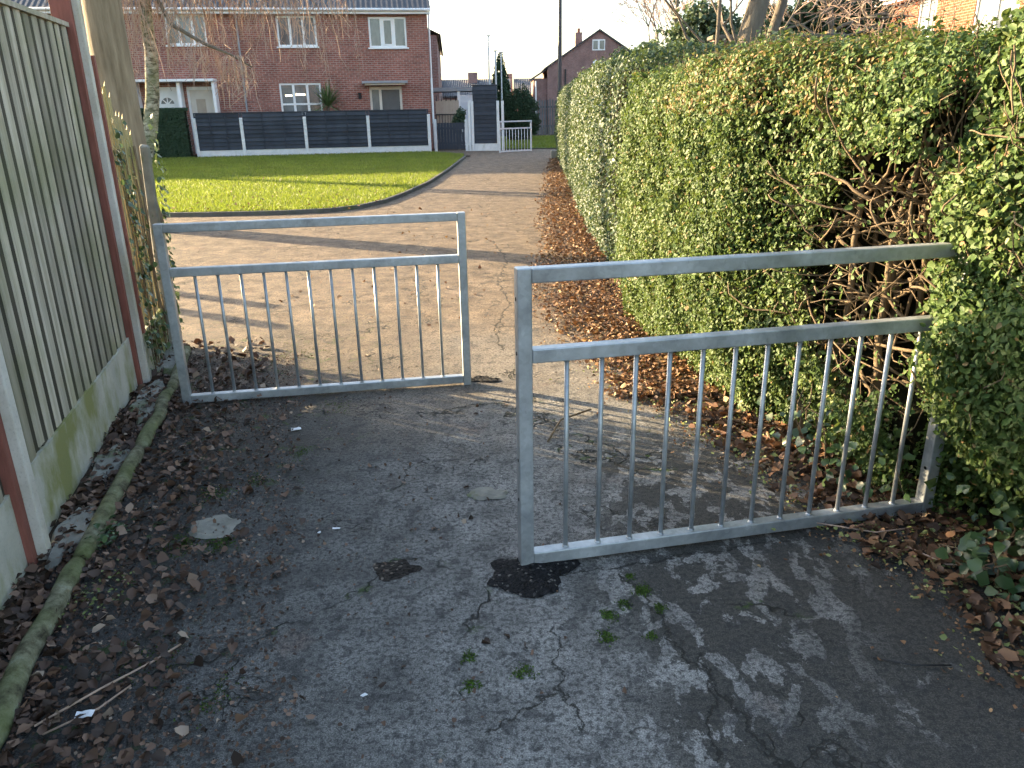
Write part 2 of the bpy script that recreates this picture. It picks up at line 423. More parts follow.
def leaf_obj(name, P, N, size, mat, parent=None, rnd=None, aspect=.55, fold=.25, curl=0., jit=0.):
    """P (n,3) points, N (n,3) rough facing; every leaf a folded pair of quads."""
    n = len(P); P = np.asarray(P, float); N = np.asarray(N, float)
    N = N / np.maximum(np.linalg.norm(N, axis=1, keepdims=True), 1e-9)
    a = rng.normal(size=(n, 3)); a -= N * (a * N).sum(1, keepdims=True)
    a /= np.linalg.norm(a, axis=1, keepdims=True); b = np.cross(N, a)
    L = (size * rng.uniform(.6, 1.25, n) if np.isscalar(size) else size)[:, None]
    W = L * aspect / 2 * rng.uniform(.8, 1.2, (n, 1)); F = L * fold * .5 * rng.uniform(.2, 1.4, (n, 1))
    C = L * curl * rng.uniform(-.6, 1, (n, 1))
    v = np.empty((n, 6, 3))
    v[:, 0] = P - a * L * .5 + N * C * .6
    v[:, 1] = P - a * L * .16 + b * W + N * F
    v[:, 2] = P + a * L * .22 + b * W * .82 + N * F
    v[:, 3] = P + a * L * .5 + N * C
    v[:, 4] = P + a * L * .22 - b * W * .82 + N * F
    v[:, 5] = P - a * L * .16 - b * W + N * F
    if jit: v += rng.normal(0, 1, v.shape) * (L * jit)[:, None]
    idx = np.arange(n)[:, None] * 6
    q = np.stack([idx + np.array([[0, 1, 2, 3]]), idx + np.array([[0, 3, 4, 5]])], 1).reshape(-1)
    me = bpy.data.meshes.new(name)
    me.vertices.add(n * 6); me.vertices.foreach_set('co', v.reshape(-1).astype(np.float32))
    me.loops.add(n * 8); me.loops.foreach_set('vertex_index', q.astype(np.int32))
    me.polygons.add(n * 2); me.polygons.foreach_set('loop_start', np.arange(0, n * 8, 4, dtype=np.int32))
    me.update(calc_edges=True)
    r = rng.random(n) if rnd is None else rnd
    at = me.attributes.new('rnd', 'FLOAT', 'FACE'); at.data.foreach_set('value', np.repeat(np.clip(r, 0, 1), 2).astype(np.float32))
    me.materials.append(MATS[mat])
    o = bpy.data.objects.new(name, me); col0.objects.link(o)
    if parent: o.parent = parent
    return o

def blade_obj(name, P, H, W, mat, parent=None, lean=.5):
    n = len(P); P = np.asarray(P, float)
    th = rng.uniform(0, 2 * np.pi, n); d = np.stack([np.cos(th), np.sin(th), 0 * th], 1)
    ph = rng.uniform(0, 2 * np.pi, n); l = np.stack([np.cos(ph), np.sin(ph), 0 * ph], 1) * lean
    h = (H * rng.uniform(.5, 1.2, n))[:, None]
    v = np.empty((n, 3, 3)); v[:, 0] = P - d * W / 2; v[:, 1] = P + d * W / 2
    v[:, 2] = P + h * (np.array([[0, 0, 1.]]) + l * rng.uniform(0, 1.2, (n, 1)))
    me = bpy.data.meshes.new(name)
    me.vertices.add(n * 3); me.vertices.foreach_set('co', v.reshape(-1).astype(np.float32))
    me.loops.add(n * 3); me.loops.foreach_set('vertex_index', np.arange(n * 3, dtype=np.int32))
    me.polygons.add(n); me.polygons.foreach_set('loop_start', np.arange(0, n * 3, 3, dtype=np.int32))
    me.update(calc_edges=True)
    at = me.attributes.new('rnd', 'FLOAT', 'FACE'); at.data.foreach_set('value', rng.random(n).astype(np.float32))
    me.materials.append(MATS[mat])
    o = bpy.data.objects.new(name, me); col0.objects.link(o)
    if parent: o.parent = parent
    return o

def poly(name, pts, z, mat, skirt=0, jitter=0):
    mb = MB(); n = len(pts)
    vs = [(x, y, z) for x, y in pts]; fs = [tuple(range(n))]
    if skirt:
        vs += [(x, y, z - skirt) for x, y in pts]
        fs += [(i, i + n, (i + 1) % n + n, (i + 1) % n) for i in range(n)]
    mb.add(vs, fs)
    return mb.build(name, mat)
def blob(cx, cy, rx, ry, n=26, rough=.14, seed=0, rot=0):
    rr = random.Random(seed); out = []
    ph = [rr.uniform(0, 6.28) for _ in range(5)]; am = [rr.uniform(.3, 1) * rough for _ in range(5)]
    for i in range(n):
        t = 2 * math.pi * i / n
        k = 1 + sum(am[j] * math.sin((j + 2) * t + ph[j]) for j in range(5)) * .6 + rr.uniform(-1, 1) * rough * .35
        x, y = rx * k * math.cos(t), ry * k * math.sin(t)
        out.append((cx + x * math.cos(rot) - y * math.sin(rot), cy + x * math.sin(rot) + y * math.cos(rot)))
    return out
def S(o): return tag(o, kind='structure')

# ================================================================ SETTING
S(poly('ground', [(-300, -30), (300, -30), (300, 500), (-300, 500)], -.03, 'soil'))
S(poly('path', [(-1.95, -1), (1.9, -1), (1.9, 8), (2.4, 31), (2.2, 31.6), (-3.2, 31.6), (-3.2, 28), (-1.3, 28), (-1.3, 27), (-14, 27), (-14, 9.0), (-6, 8.4), (-2.62, 5.4)], 0, 'asphalt'))
S(poly('verge_soil', [(-3.2, -1), (-1.0, -1), (-1.45, 1.4), (-1.62, 2.2), (-1.86, 3.2), (-2.28, 4.9), (-2.5, 5.35), (-3.2, 5.4)], .006, 'soil'))
S(poly('hedge_bed', [(1.75, 1.2), (1.62, 2.1), (1.5, 2.6), (1.22, 3.3), (.96, 4.2), (.86, 6), (.88, 9), (1.2, 14), (1.5, 25.6), (4, 26), (4, 1.2)], .010, 'soil'))
# lawn edge curve
lawn_edge = [(-14, 12.7), (-9, 12.55), (-5.56, 12.48), (-4.44, 12.45), (-3.6, 12.5), (-2.88, 12.7), (-2.45, 13.15), (-2.16, 13.9), (-1.95, 15.2), (-1.72, 17.4), (-1.55, 21), (-1.40, 26.8)]
def inset(pts, d):
    out = []
    for i, p in enumerate(pts):
        a = Vector(pts[max(i-1, 0)]); b = Vector(pts[min(i+1, len(pts)-1)]); t = (b - a).normalized()
        out.append((p[0] - t.y * d, p[1] + t.x * d))
    return out
inn = inset(lawn_edge, .07)
lawn_pts = inn + [(-1.55, 28.1), (-3.0, 30.2), (-11.3, 28.9), (-20, 27.5), (-20, 12.8)]
S(poly('lawn', lawn_pts, .045, 'lawn_ground'))
kb = MB()
for i in range(len(lawn_edge) - 1):
    a, b, c, d = lawn_edge[i], lawn_edge[i+1], inn[i+1], inn[i]
    kb.add([(*a, -.01), (*b, -.01), (*c, -.01), (*d, -.01), (*a, .065), (*b, .065), (*c, .065), (*d, .065)],
           [(4,5,6,7), (0,1,5,4), (2,3,7,6)] + ([(3,0,4,7)] if i == 0 else []) + ([(1,2,6,5)] if i == len(lawn_edge)-2 else []))
S(kb.build('kerb', 'kerb_concrete', bevel=.012))
S(poly('far_lawn', [(.95, 31.6), (4.5, 31.6), (5, 46), (-.6, 46), (-.4, 31.6)], .03, 'lawn_ground'))
def inside(px, py, poly_):
    x, y = px, py; r = np.zeros(len(x), bool); n = len(poly_)
    for i in range(n):
        x1, y1 = poly_[i]; x2, y2 = poly_[(i+1) % n]
        c = ((y1 > y) != (y2 > y)) & (x < (x2 - x1) * (y - y1) / (y2 - y1 + 1e-12) + x1)
        r ^= c
    return r
N = 190000
gx = rng.uniform(-13.5, -1.4, N); gy = 12.4 + (30.3 - 12.4) * rng.random(N) ** 1.5
k = inside(gx, gy, lawn_pts); gx, gy = gx[k], gy[k]
tag(blade_obj('grass', np.stack([gx, gy, np.full_like(gx, .05)], 1), .055, .012, 'grass_blade'), 'short mown green grass of the lawn before the grey fence', 'grass', kind='stuff')
gx = rng.uniform(-.4, 4.6, 14000); gy = rng.uniform(31.7, 45, 14000)
tag(blade_obj('grass', np.stack([gx, gy, np.full_like(gx, .03)], 1), .07, .02, 'grass_blade'), 'shaded green grass behind the small far barrier', 'grass', kind='stuff')

# ================================================================ BARRIERS
def barrier(A, B, H, label, mid=.245, T=.046, nb=12, foot=.06, mat='galvanised', barr=.0085, holesL=(), holesR=(), dz0=.012, group=None):
    A = Vector(A); B = Vector(B); d = B - A; L = d.length; ang = math.atan2(d.y, d.x)
    t = empty('barrier', (A.x, A.y, A.z), label, 'barrier', group, ang)
    h = T / 2
    MB().box((-h, -h, -foot), (h, h, H)).build('post', mat, t, bevel=.004)
    MB().box((L-h, -h, -foot), (L+h, h, H)).build('post', mat, t, bevel=.004)
    MB().box((h, -h+.001, H-T-.0005), (L-h, h-.001, H-.0015)).build('top_rail', mat, t, bevel=.004)
    MB().box((h, -h+.001, H-mid-T), (L-h, h-.001, H-mid)).build('middle_rail', mat, t, bevel=.004)
    MB().box((h, -h+.001, dz0), (L-h, h-.001, dz0+T)).build('bottom_rail', mat, t, bevel=.004)
    for i in range(nb):
        x = h + (L - T) * (i + 1) / (nb + 1)
        b = MB().tube([(x, 0, dz0+T-.002), (x, 0, H-mid-T+.002)], barr, 12)
        b.tube([(x, 0, dz0+T-.002), (x, 0, dz0+T+.006)], [barr*1.7, barr*1.05], 12)
        b.tube([(x, 0, H-mid-T-.006), (x, 0, H-mid-T+.002)], [barr*1.05, barr*1.6], 12)
        b.build('bar', mat, t, smooth=True)
    for x, zs, s in ((-h, holesL, -1), (L - h, holesR, -1)):
        for z in zs:
            MB().tube([(x - .0015, -.002, z), (x + .004, -.002, z)], .0065, 14).build('bolt_hole_disc', 'hole_shade', t)  # disc stands slightly proud; its black replaces the shade inside a hole
    return t
barrier((-1.832, 4.07, 0), (-.268, 4.34, 0), 1.01, 'complete galvanised steel barrier beside the wooden fence on the left', mid=.235, holesR=(), foot=.06)
barrier((.04, 2.385, 0), (1.63, 2.715, 0), 1.08, 'galvanised steel barrier with its far end swallowed by the hedge', mid=.265, T=.048, holesL=(.27, .42, .98, .80), holesR=(.2,), foot=.08)
barrier((-.29, 29.3, 0), (.87, 30.2, 0), 1.1, 'small distant pale barrier across the far end of the path', T=.05, nb=9, mat='galv_far', barr=.012)

# ================================================================ LEFT FENCE
FA = R(104.0)   # direction of the fence line
fdir = Vector((math.cos(FA), math.sin(FA), 0))
def fence_frame(px, py, label, cat): return empty('timber_fence', (px, py, 0), label, cat, None, FA)
# local frame: x runs away from the camera along the fence, y=0 is the face of the gravel board, -y towards the path
F0 = Vector((-1.785, 2.49, 0))
ft = fence_frame(F0.x, F0.y, 'tall weathered slatted timber fence with concrete boards at the left of the path', 'fence')
PL = 2.0
def slats(x0, x1, z0, z1, ft):
    fr = MB(); bk = MB()
    pitch = .118; x = x0 + .01; i = 0
    while x < x1 - .04:
        w_ = .066 + random.uniform(-.004, .004)
        zz = z1 - random.uniform(0, .006); zb = z0 + random.choice([0, 0, random.uniform(-.015, .02)])
        y = random.uniform(-.0015, .0015)
        fr.add([(x, .014, zb), (x+.003, .008+y, zb), (x+w_-.003, .008+y, zb), (x+w_, .014, zb), (x, .014, zz), (x+.003, .008+y, zz), (x+w_-.003, .008+y, zz), (x+w_, .014, zz)],
               [(0,1,5,4), (1,2,6,5), (2,3,7,6), (0,3,2,1), (4,5,6,7)])
        gap = 0
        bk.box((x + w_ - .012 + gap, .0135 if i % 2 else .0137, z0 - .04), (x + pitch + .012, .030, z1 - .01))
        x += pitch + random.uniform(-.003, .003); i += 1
    bk.box((x0 - .02, .0305, z0 - .05), (x1 + .02, .036, z1 - .01))  # added solid sheet behind the slats, blocks sun leaking through the gaps
    p = fr.build('panel', 'slat_wood', ft); bk.build('back_slats_and_sheet', 'slat_back', ft)
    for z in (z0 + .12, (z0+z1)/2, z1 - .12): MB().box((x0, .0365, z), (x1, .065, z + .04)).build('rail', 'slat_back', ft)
    MB().box((x0, -.004, z1 - .002), (x1, .062, z1 + .02)).build('cap_rail', 'slat_wood', ft)
slats(.06, PL - .06, .30, 1.98, ft)
def board(x0, x1, h, par):
    # gravel board with a slightly ragged upper edge
    mb = MB(); n = 24; vs = []
    for i in range(n + 1):
        x = x0 + (x1 - x0) * i / n; z = h + random.uniform(-.006, .006)
        vs += [(x, 0, -.05), (x, 0, z), (x, .05, z), (x, .05, -.05)]
    fs = [(4*i+a, 4*i+4+a, 4*i+4+(a+1) % 4, 4*i+(a+1) % 4) for i in range(n) for a in range(4)] + [(0,1,2,3), (4*n+3, 4*n+2, 4*n+1, 4*n)]
    mb.add(vs, fs); return mb.build('gravel_board', 'gravel_board', par)
board(.055, PL - .05, .305, ft)
def post(x, h, par, near=True):
    MB().box((x - .045, -.022, -.05), (x - .003, .075, h - .15)).build('red_batten', 'timber_red', par, bevel=.003)
    MB().box((x - .002, -.055, -.05), (x + .052, .070, h + .0)).build('post', 'concrete_post', par, bevel=.005)
post(-.03, 2.2, ft); post(PL, 2.35, ft)
# the next panel towards the camera
slats(-1.95, -.06, .30, 2.0, ft); board(-1.95, -.055, .30, ft)
# old palings beyond the tall panel, overgrown with ivy
o0 = F0 + fdir * (PL + .06) + Vector((.055, .01, 0))
of = empty('old_fence', (o0.x, o0.y, 0), 'short broken run of yellowish old palings with ivy beyond the tall fence panel', 'fence', None, R(103.5))
mb = MB(); x = .02; k_ = 0
while x < .64:
    zt = 1.78 - .36 * (x / .64) + random.uniform(-.07, .03)
    mb.add([(x, .0, .32), (x+.055, .0, .32), (x+.055, .02, .32), (x, .02, .32), (x+.01, 0, zt), (x+.03, 0, zt+.03), (x+.045, .02, zt-.02), (x, .02, zt-.01)],
           [(0,1,5,4), (1,2,6,5), (2,3,7,6), (3,0,4,7), (4,5,6,7), (0,3,2,1)])
    x += .075
mb.build('palings', 'old_wood', of)
for z in (.6, 1.3): MB().box((0, .021, z), (.68, .06, z+.06)).build('rail', 'timber_red', of)
MB().box((.0, -.012, .30), (.035, .03, 1.85)).build('red_batten', 'timber_red', of)
board(0, .69, .30, of)
mb = MB(); mb.add([(.69, -.045, -.05), (.76, -.045, -.05), (.76, .03, -.05), (.69, .03, -.05), (.69, -.08, 1.35), (.75, -.08, 1.36), (.75, -.025, 1.37), (.69, -.025, 1.36)], [(0,3,2,1),(4,5,6,7),(0,1,5,4),(1,2,6,5),(2,3,7,6),(3,0,4,7)]); mb.build('post', 'old_concrete', of, bevel=.012)
# ivy on the old fence
n = 1100
ix = rng.uniform(-.02, .78, n); iz = rng.beta(1.5, 1.6, n) * 1.5 + .05
keep = (np.sin(ix * 19 + iz * 4) + rng.normal(0, .7, n) > .1) & ((ix < .3) | (rng.random(n) < .3)) | (iz < .3) | (ix > .66)
ix, iz = ix[keep], iz[keep]; iy = -rng.uniform(.005, .05, len(ix)) - np.where(ix > .62, .05 + iz * .035, 0)
P = np.stack([ix, iy, iz], 1); ND = np.stack([rng.normal(0, .5, len(ix)), -np.ones(len(ix)), rng.normal(.4, .4, len(ix))], 1)
iv = empty('ivy', (o0.x, o0.y, 0), 'dark climbing ivy over the old palings and their concrete post', 'ivy', None, R(103.5))
leaf_obj('leaves', P, ND, .036, 'ivy_leaf', iv, aspect=.9)
mb = MB()
for i in range(14):
    x = random.uniform(0, .75); pts = []
    for j in range(9): pts.append((x, -.008, j * .17)); x += random.uniform(-.05, .05)
    mb.tube(pts, [.005 - .0004 * j for j in range(9)], 5)
mb.build('stems', 'hedge_wood', iv)
# stray timber posts beyond the fence (their shadows cross the path)
for (x, y, lb) in ((-6.1, 8.1, 'nearer low timber post beyond the fence'), (-6.35, 8.75, 'farther low timber post beyond the fence')):
    tag(MB().box((x-.06, y-.06, -.03), (x+.06, y+.06, 1.2)).build('timber_post', 'old_wood', bevel=.01), lb, 'post', 'posts beyond the fence')

# ================================================================ EDGING LOGS, SLABS
logs = [((-1.35, 1.45), (-1.575, 2.40), 'mossy round edging log nearest the camera beside the fence'),
        ((-1.58, 2.43), (-1.795, 3.38), 'mossy round edging log, second one along the fence foot'),
        ((-1.80, 3.41), (-1.985, 4.2), 'mossy round edging log ending behind the left barrier post'),
        ((-1.99, 4.23), (-2.22, 5.05), 'edging log at the foot of the old palings')]
for i, (a, b, lb) in enumerate(logs):
    a = Vector((*a, .032)); b = Vector((*b, .032)); pts = []; rr = []
    sd = Vector((1, .2, 0))
    for j in range(15):
        t = j / 14; p = a.lerp(b, t) + sd * (noise.noise(Vector((t * 3, i * 7, 0))) * .018); p.z += noise.noise(Vector((t * 4, i * 5, 9))) * .006
        pts.append(p); rr.append((.034 if 0 < j < 14 else .027) + noise.noise(Vector((t * 3.1, i, 3))) * .005)
    tag(MB().tube(pts, rr, 16).build('edging_log', 'mossy_log', smooth=True), lb, 'edging log', 'mossy edging logs along the fence')
SLABS = []
slabs = [(-1.72, 2.66, .075, .22, 'grey mossy slab fragment nearest the camera beside the fence foot'), (-1.89, 3.28, .07, .2, 'broken mossy slab fragment in the middle of the fence foot'),
         (-2.07, 4.1, .08, .34, 'slab fragment below the red fence post'), (-2.28, 4.9, .10, .36, 'green mossy slab at the foot of the old palings')]
for i, (x, y, rx, ry, lb) in enumerate(slabs):
    SLABS.append((x, y, rx, ry, lb, i))

# ================================================================ PATCHES IN THE PATH
def patch(name, x, y, rx, ry, z, mat, lb, cat, seed, rough=.14, rot=0, dome=0.0):
    pts = blob(x, y, rx, ry, 40, rough, seed, rot); mb = MB(); rings = 6; vs = [(x, y, z + dome)]; fs = []
    for r in range(1, rings + 1):
        for (px, py) in pts:
            t = r / rings
            jz = noise.noise(Vector((px * 20 * t + 5, py * 20 * t, seed))) * .007 if r < rings else 0
            vs.append((x + (px - x) * t, y + (py - y) * t, z + dome * (1 - t * t) + jz if r < rings else max(.001, z * .4)))
    m_ = len(pts)
    for k in range(m_): fs.append((0, 1 + k, 1 + (k + 1) % m_))
    for r in range(rings - 1):
        for k in range(m_):
            a = 1 + r * m_ + k; b = 1 + r * m_ + (k + 1) % m_; fs.append((a, a + m_, b + m_, b))
    mb.add(vs, fs); return tag(mb.build(name, mat), lb, cat)
patch('tarmac_patch', .055, 2.335, .15, .13, .010, 'fresh_tarmac', 'fresh black tarmac patch round the foot of the right barrier post', 'tarmac patch', 2, .2, dome=.008)
patch('concrete_stub', -1.19, 2.69, .10, .09, .010, 'old_concrete', 'round mossy concrete footing on the dark left side of the path', 'concrete footing', 5, .12)
patch('concrete_stub', -.115, 2.93, .085, .058, .008, 'old_concrete', 'round bare concrete footing in the middle of the path', 'concrete footing', 9, .15)
patch('pothole', -.43, 2.37, .075, .065, .004, 'pothole_earth', 'small dark pothole in the middle of the path', 'pothole', 4, .2)
patch('tarmac_patch', -.22, 4.40, .15, .05, .008, 'fresh_tarmac', 'thin dark tarmac patch at the foot of the left barrier', 'tarmac patch', 12, .25)

for (x, y, rx, ry, lb, i) in SLABS:
    patch('concrete_slab', x, y, rx, ry, .032, 'mossy_concrete', lb, 'slab', i + 31, .22, R(14))['group'] = 'slab fragments along the fence foot'
# moss cushions
mp = []
for (x, y, r_, n) in ((.43, 2.22, .022, 110), (.47, 2.12, .015, 60), (.40, 2.3, .014, 40), (.30, 2.09, .018, 80), (.36, 2.14, .02, 50), (.28, 1.98, .022, 80), (-.14, 1.9, .02, 50), (.02, 1.83, .025, 60), (-.13, 1.78, .02, 50), (.42, 1.98, .015, 40),
                      (-1.28, 2.57, .07, 260), (-1.12, 2.57, .05, 160), (-1.3, 2.98, .06, 150), (-1.15, 3.1, .05, 90), (-1.02, 3.4, .06, 80), (-1.5, 5.0, .25, 260), (-1.1, 1.9, .09, 120), (-.85, 1.75, .06, 60), (-1.0, 4.0, .1, 80)):
    q = rng.normal(0, r_ * .6, (n, 2)); n = n * 3; q = np.repeat(q, 3, 0) + rng.normal(0, .004, (n, 2)); mp.append(np.stack([x + q[:, 0], y + q[:, 1] * 1.2, rng.uniform(.001, .004, n)], 1))
mp = np.concatenate(mp)
tag(leaf_obj('moss', mp, rng.normal(0, .5, mp.shape) + [0, 0, 1], .006, 'moss', aspect=.8), 'bright green moss tufts in the cracks of the path', 'moss', kind='stuff')

# ================================================================ LEAF LITTER
def hz(x, y): return (np.sin(x * 7.1 + y * 3.3) * np.sin(y * 5.7 - x * 2.9) + np.sin(x * 17 + 1) * np.sin(y * 13)) * .5
def litter(name, P2_, size, mat, z0, z1, label, kind='stuff', **kw):
    P2 = P2_[(np.hypot(P2_[:, 0] + 1.19, P2_[:, 1] - 2.69) > .11) | (rng.random(len(P2_)) < .15)]
    n = len(P2); size = size * rng.uniform(.35, 1.35, n); P = np.stack([P2[:, 0], P2[:, 1], rng.uniform(z0, z1, n)], 1)
    return tag(leaf_obj(name, P, rng.normal(0, .42, (n, 3)) + [0, 0, 1], size, mat, aspect=.72, fold=.5, curl=.4, jit=.06, **kw), label, 'leaves', kind=kind)
# right band
ey = np.array([1.2, 1.84, 2.48, 3.0, 3.7, 4.02, 5.0, 6.4, 9, 13.9, 20, 26]); ex = np.array([1.6, 1.52, 1.33, 1.2, .98, .74, .5, .27, .40, .62, 1.0, 1.5])
fxy = np.array([1.2, 2, 2.9, 3.4, 4.2, 5.4, 8, 26]); fxx = np.array([2.1, 2.0, 1.75, 1.5, 1.2, 1.1, 1.1, 1.9])
def band(n, y0, y1, pw=1.0):
    y = y0 + (y1 - y0) * rng.random(n) ** pw
    e = np.interp(y, ey, ex); f = np.interp(y, fxy, fxx)
    t = rng.beta(1.25, 1.0, n) ; x = e - .16 + (f - e + .12) * t + hz(y, y * .7) * .06
    k = (t + hz(x * 2, y) * .15 > rng.random(n) * .35)
    return np.stack([x[k], y[k]], 1)
litter('leaf_litter', band(2600, 1.2, 4.2), .046, 'mould_leaf2', .008, .035, 'brown fallen leaves under the hedge beside the right barrier')
litter('leaf_litter', band(26000, 4.0, 26, 1.7), .033, 'brown_leaf', .006, .04, 'orange brown fallen leaves along the sunlit foot of the hedge')
# left band
def lband(n, y0, y1, w0, w1, pw=1.0):
    y = y0 + (y1 - y0) * rng.random(n); fx = np.interp(y, [0, 2.5, 4.5, 5.4], [-1.18, -1.78, -2.28, -2.5])
    t = rng.random(n) ** pw
    x = fx + w0 + (w1 - w0) * t + hz(y, y) * .08
    return np.stack([x, y], 1)
litter('leaf_litter', np.concatenate([lband(1200, 1.2, 4.3, .0, .17), lband(1400, 1.2, 4.35, .2, .66, 1.9), lband(260, 1.2, 4.6, .45, 1.0, 2.0)]), .037, 'mould_leaf', .008, .035, 'damp dark brown leaves between the fence and the path')
litter('leaf_litter', lband(240, 4.35, 5.3, .05, .75, 1.5), .05, 'mould_leaf', .006, .03, 'damp leaves behind the left barrier')
litter('leaf_litter', np.concatenate([lband(12000, 1.2, 5.0, .1, .95, 1.5), lband(1500, 1.2, 5.0, .1, 1.5, 1.5)]), .013, 'mould_leaf', .007, .014, 'fine brown leaf crumbs and debris along the left edge of the path')
q = band(9000, 1.3, 7.0); q[:, 0] -= rng.exponential(.08, len(q))
litter('leaf_litter', q, .015, 'brown_leaf', .006, .014, 'fine brown leaf crumbs and debris along the right edge of the path')
# sparse ones on the path
q = np.stack([rng.uniform(-1.3, .3, 130), 1.6 + 3.4 * rng.random(130)], 1)
litter('leaf_litter', q, .022, 'mould_leaf', .003, .006, 'small scattered crumbs of leaf on the bare path')
q = band(1900, 1.3, 4.6); q[:, 0] -= np.abs(rng.normal(0, .10, len(q))); 
litter('leaf_litter', q, .018, 'fallen_green', .012, .03, 'small pale green fallen privet leaves near the hedge foot')
q = np.stack([rng.uniform(-2, .6, 160), rng.uniform(5.5, 13, 160)], 1)
litter('leaf_litter', q, .04, 'brown_leaf', .004, .01, 'scattered leaves on the sunny part of the path')
q = np.stack([rng.uniform(-9, -2.2, 260), 12.6 + rng.exponential(1.2, 260)], 1)
litter('leaf_litter', q, .05, 'brown_leaf', .06, .10, 'a few brown leaves lying on the lawn near its kerb')
# twigs
for (pts, r_, mat, lb) in (([(-1.28, 1.62, .03), (-1.17, 1.75, .035), (-1.08, 1.88, .02), (-1.02, 1.97, .02)], .0035, 'twig', 'long pale dead stem lying in leaves near the log'),
                     ([(-1.25, 1.60, .02), (-1.14, 1.68, .03), (-1.10, 1.78, .02)], .003, 'twig', 'short pale dead stem crossing the leaves by the log'),
                     ([(.17, 3.45, .01), (.25, 3.7, .02), (.42, 3.85, .015)], .005, 'hedge_wood', 'thin brown twig on the path behind the right barrier'),
                     ([(1.05, 1.86, .006), (1.15, 1.82, .008), (1.26, 1.82, .006)], .0025, 'black_plastic', 'thin dark twig on the path at the bottom right'),
                     ([(1.15, 2.60, .03), (1.35, 2.52, .03), (1.52, 2.55, .03)], .003, 'twig', 'pale twig in the leaves below the right barrier rail'),
                     ([(1.42, 2.42, .03), (1.5, 2.3, .03), (1.62, 2.28, .04)], .003, 'twig', 'pale twig in the leaves beside the ivy')):
    tag(MB().tube(pts, r_, 6).build('twig', mat, smooth=True), lb, 'twig')
# paper and plastic scraps
def scrap(x, y, sx, sy, rz, lb, z=.02, name='paper_scrap'):
    mb = MB(); n = 4; vs = []
    for j in range(n + 1):
        for i in range(n + 1):
            u, v = (i / n - .5) * sx, (j / n - .5) * sy
            zz = z + noise.noise(Vector((u * 60, v * 60, x * 9))) * .006
            vs.append((x + u * math.cos(rz) - v * math.sin(rz), y + u * math.sin(rz) + v * math.cos(rz), zz))
    mb.add(vs, [(j*(n+1)+i, j*(n+1)+i+1, (j+1)*(n+1)+i+1, (j+1)*(n+1)+i) for j in range(n) for i in range(n)])
    o = mb.build(name, 'litter_white'); sm = o.modifiers.new('thick', 'SOLIDIFY'); sm.thickness = .0015
    return tag(o, lb, 'litter')
scrap(-1.165, 1.655, .045, .028, .2, 'white paper scrap in the leaves at the bottom left', .035)
scrap(-1.115, 3.66, .05, .03, .3, 'crumpled white scrap on the path near the left barrier', .012)
scrap(-.70, 2.66, .03, .012, .1, 'little white plastic fragment in the middle of the path', .008)
scrap(-.76, 2.63, .012, .01, .6, 'tiny white speck beside the plastic fragment', .008)
scrap(-.43, 1.74, .018, .012, .9, 'small white chip at the bottom of the path', .008)
# small weeds by the log
n = 110; q = rng.normal(0, [.05, .09], (n, 2)); wd = empty('weed', (-1.42, 2.22, 0), 'small bright green weed sprouting beside the nearest edging log', 'weed')
leaf_obj('leaves', np.stack([q[:, 0], q[:, 1], rng.uniform(.015, .04, n)], 1), rng.normal(0, .5, (n, 3)) + [0, 0, 1], .013, 'fallen_green', wd, aspect=.6, rnd=rng.random(n) * .2)
n = 60; q = rng.normal(0, [.03, .05], (n, 2)); wd = empty('weed', (-1.56, 2.58, 0), 'small green weed where the two edging logs meet', 'weed')
leaf_obj('leaves', np.stack([q[:, 0], q[:, 1], rng.uniform(.02, .07, n)], 1), rng.normal(0, .5, (n, 3)) + [0, 0, 1], .026, 'ivy_leaf', wd, aspect=.6)

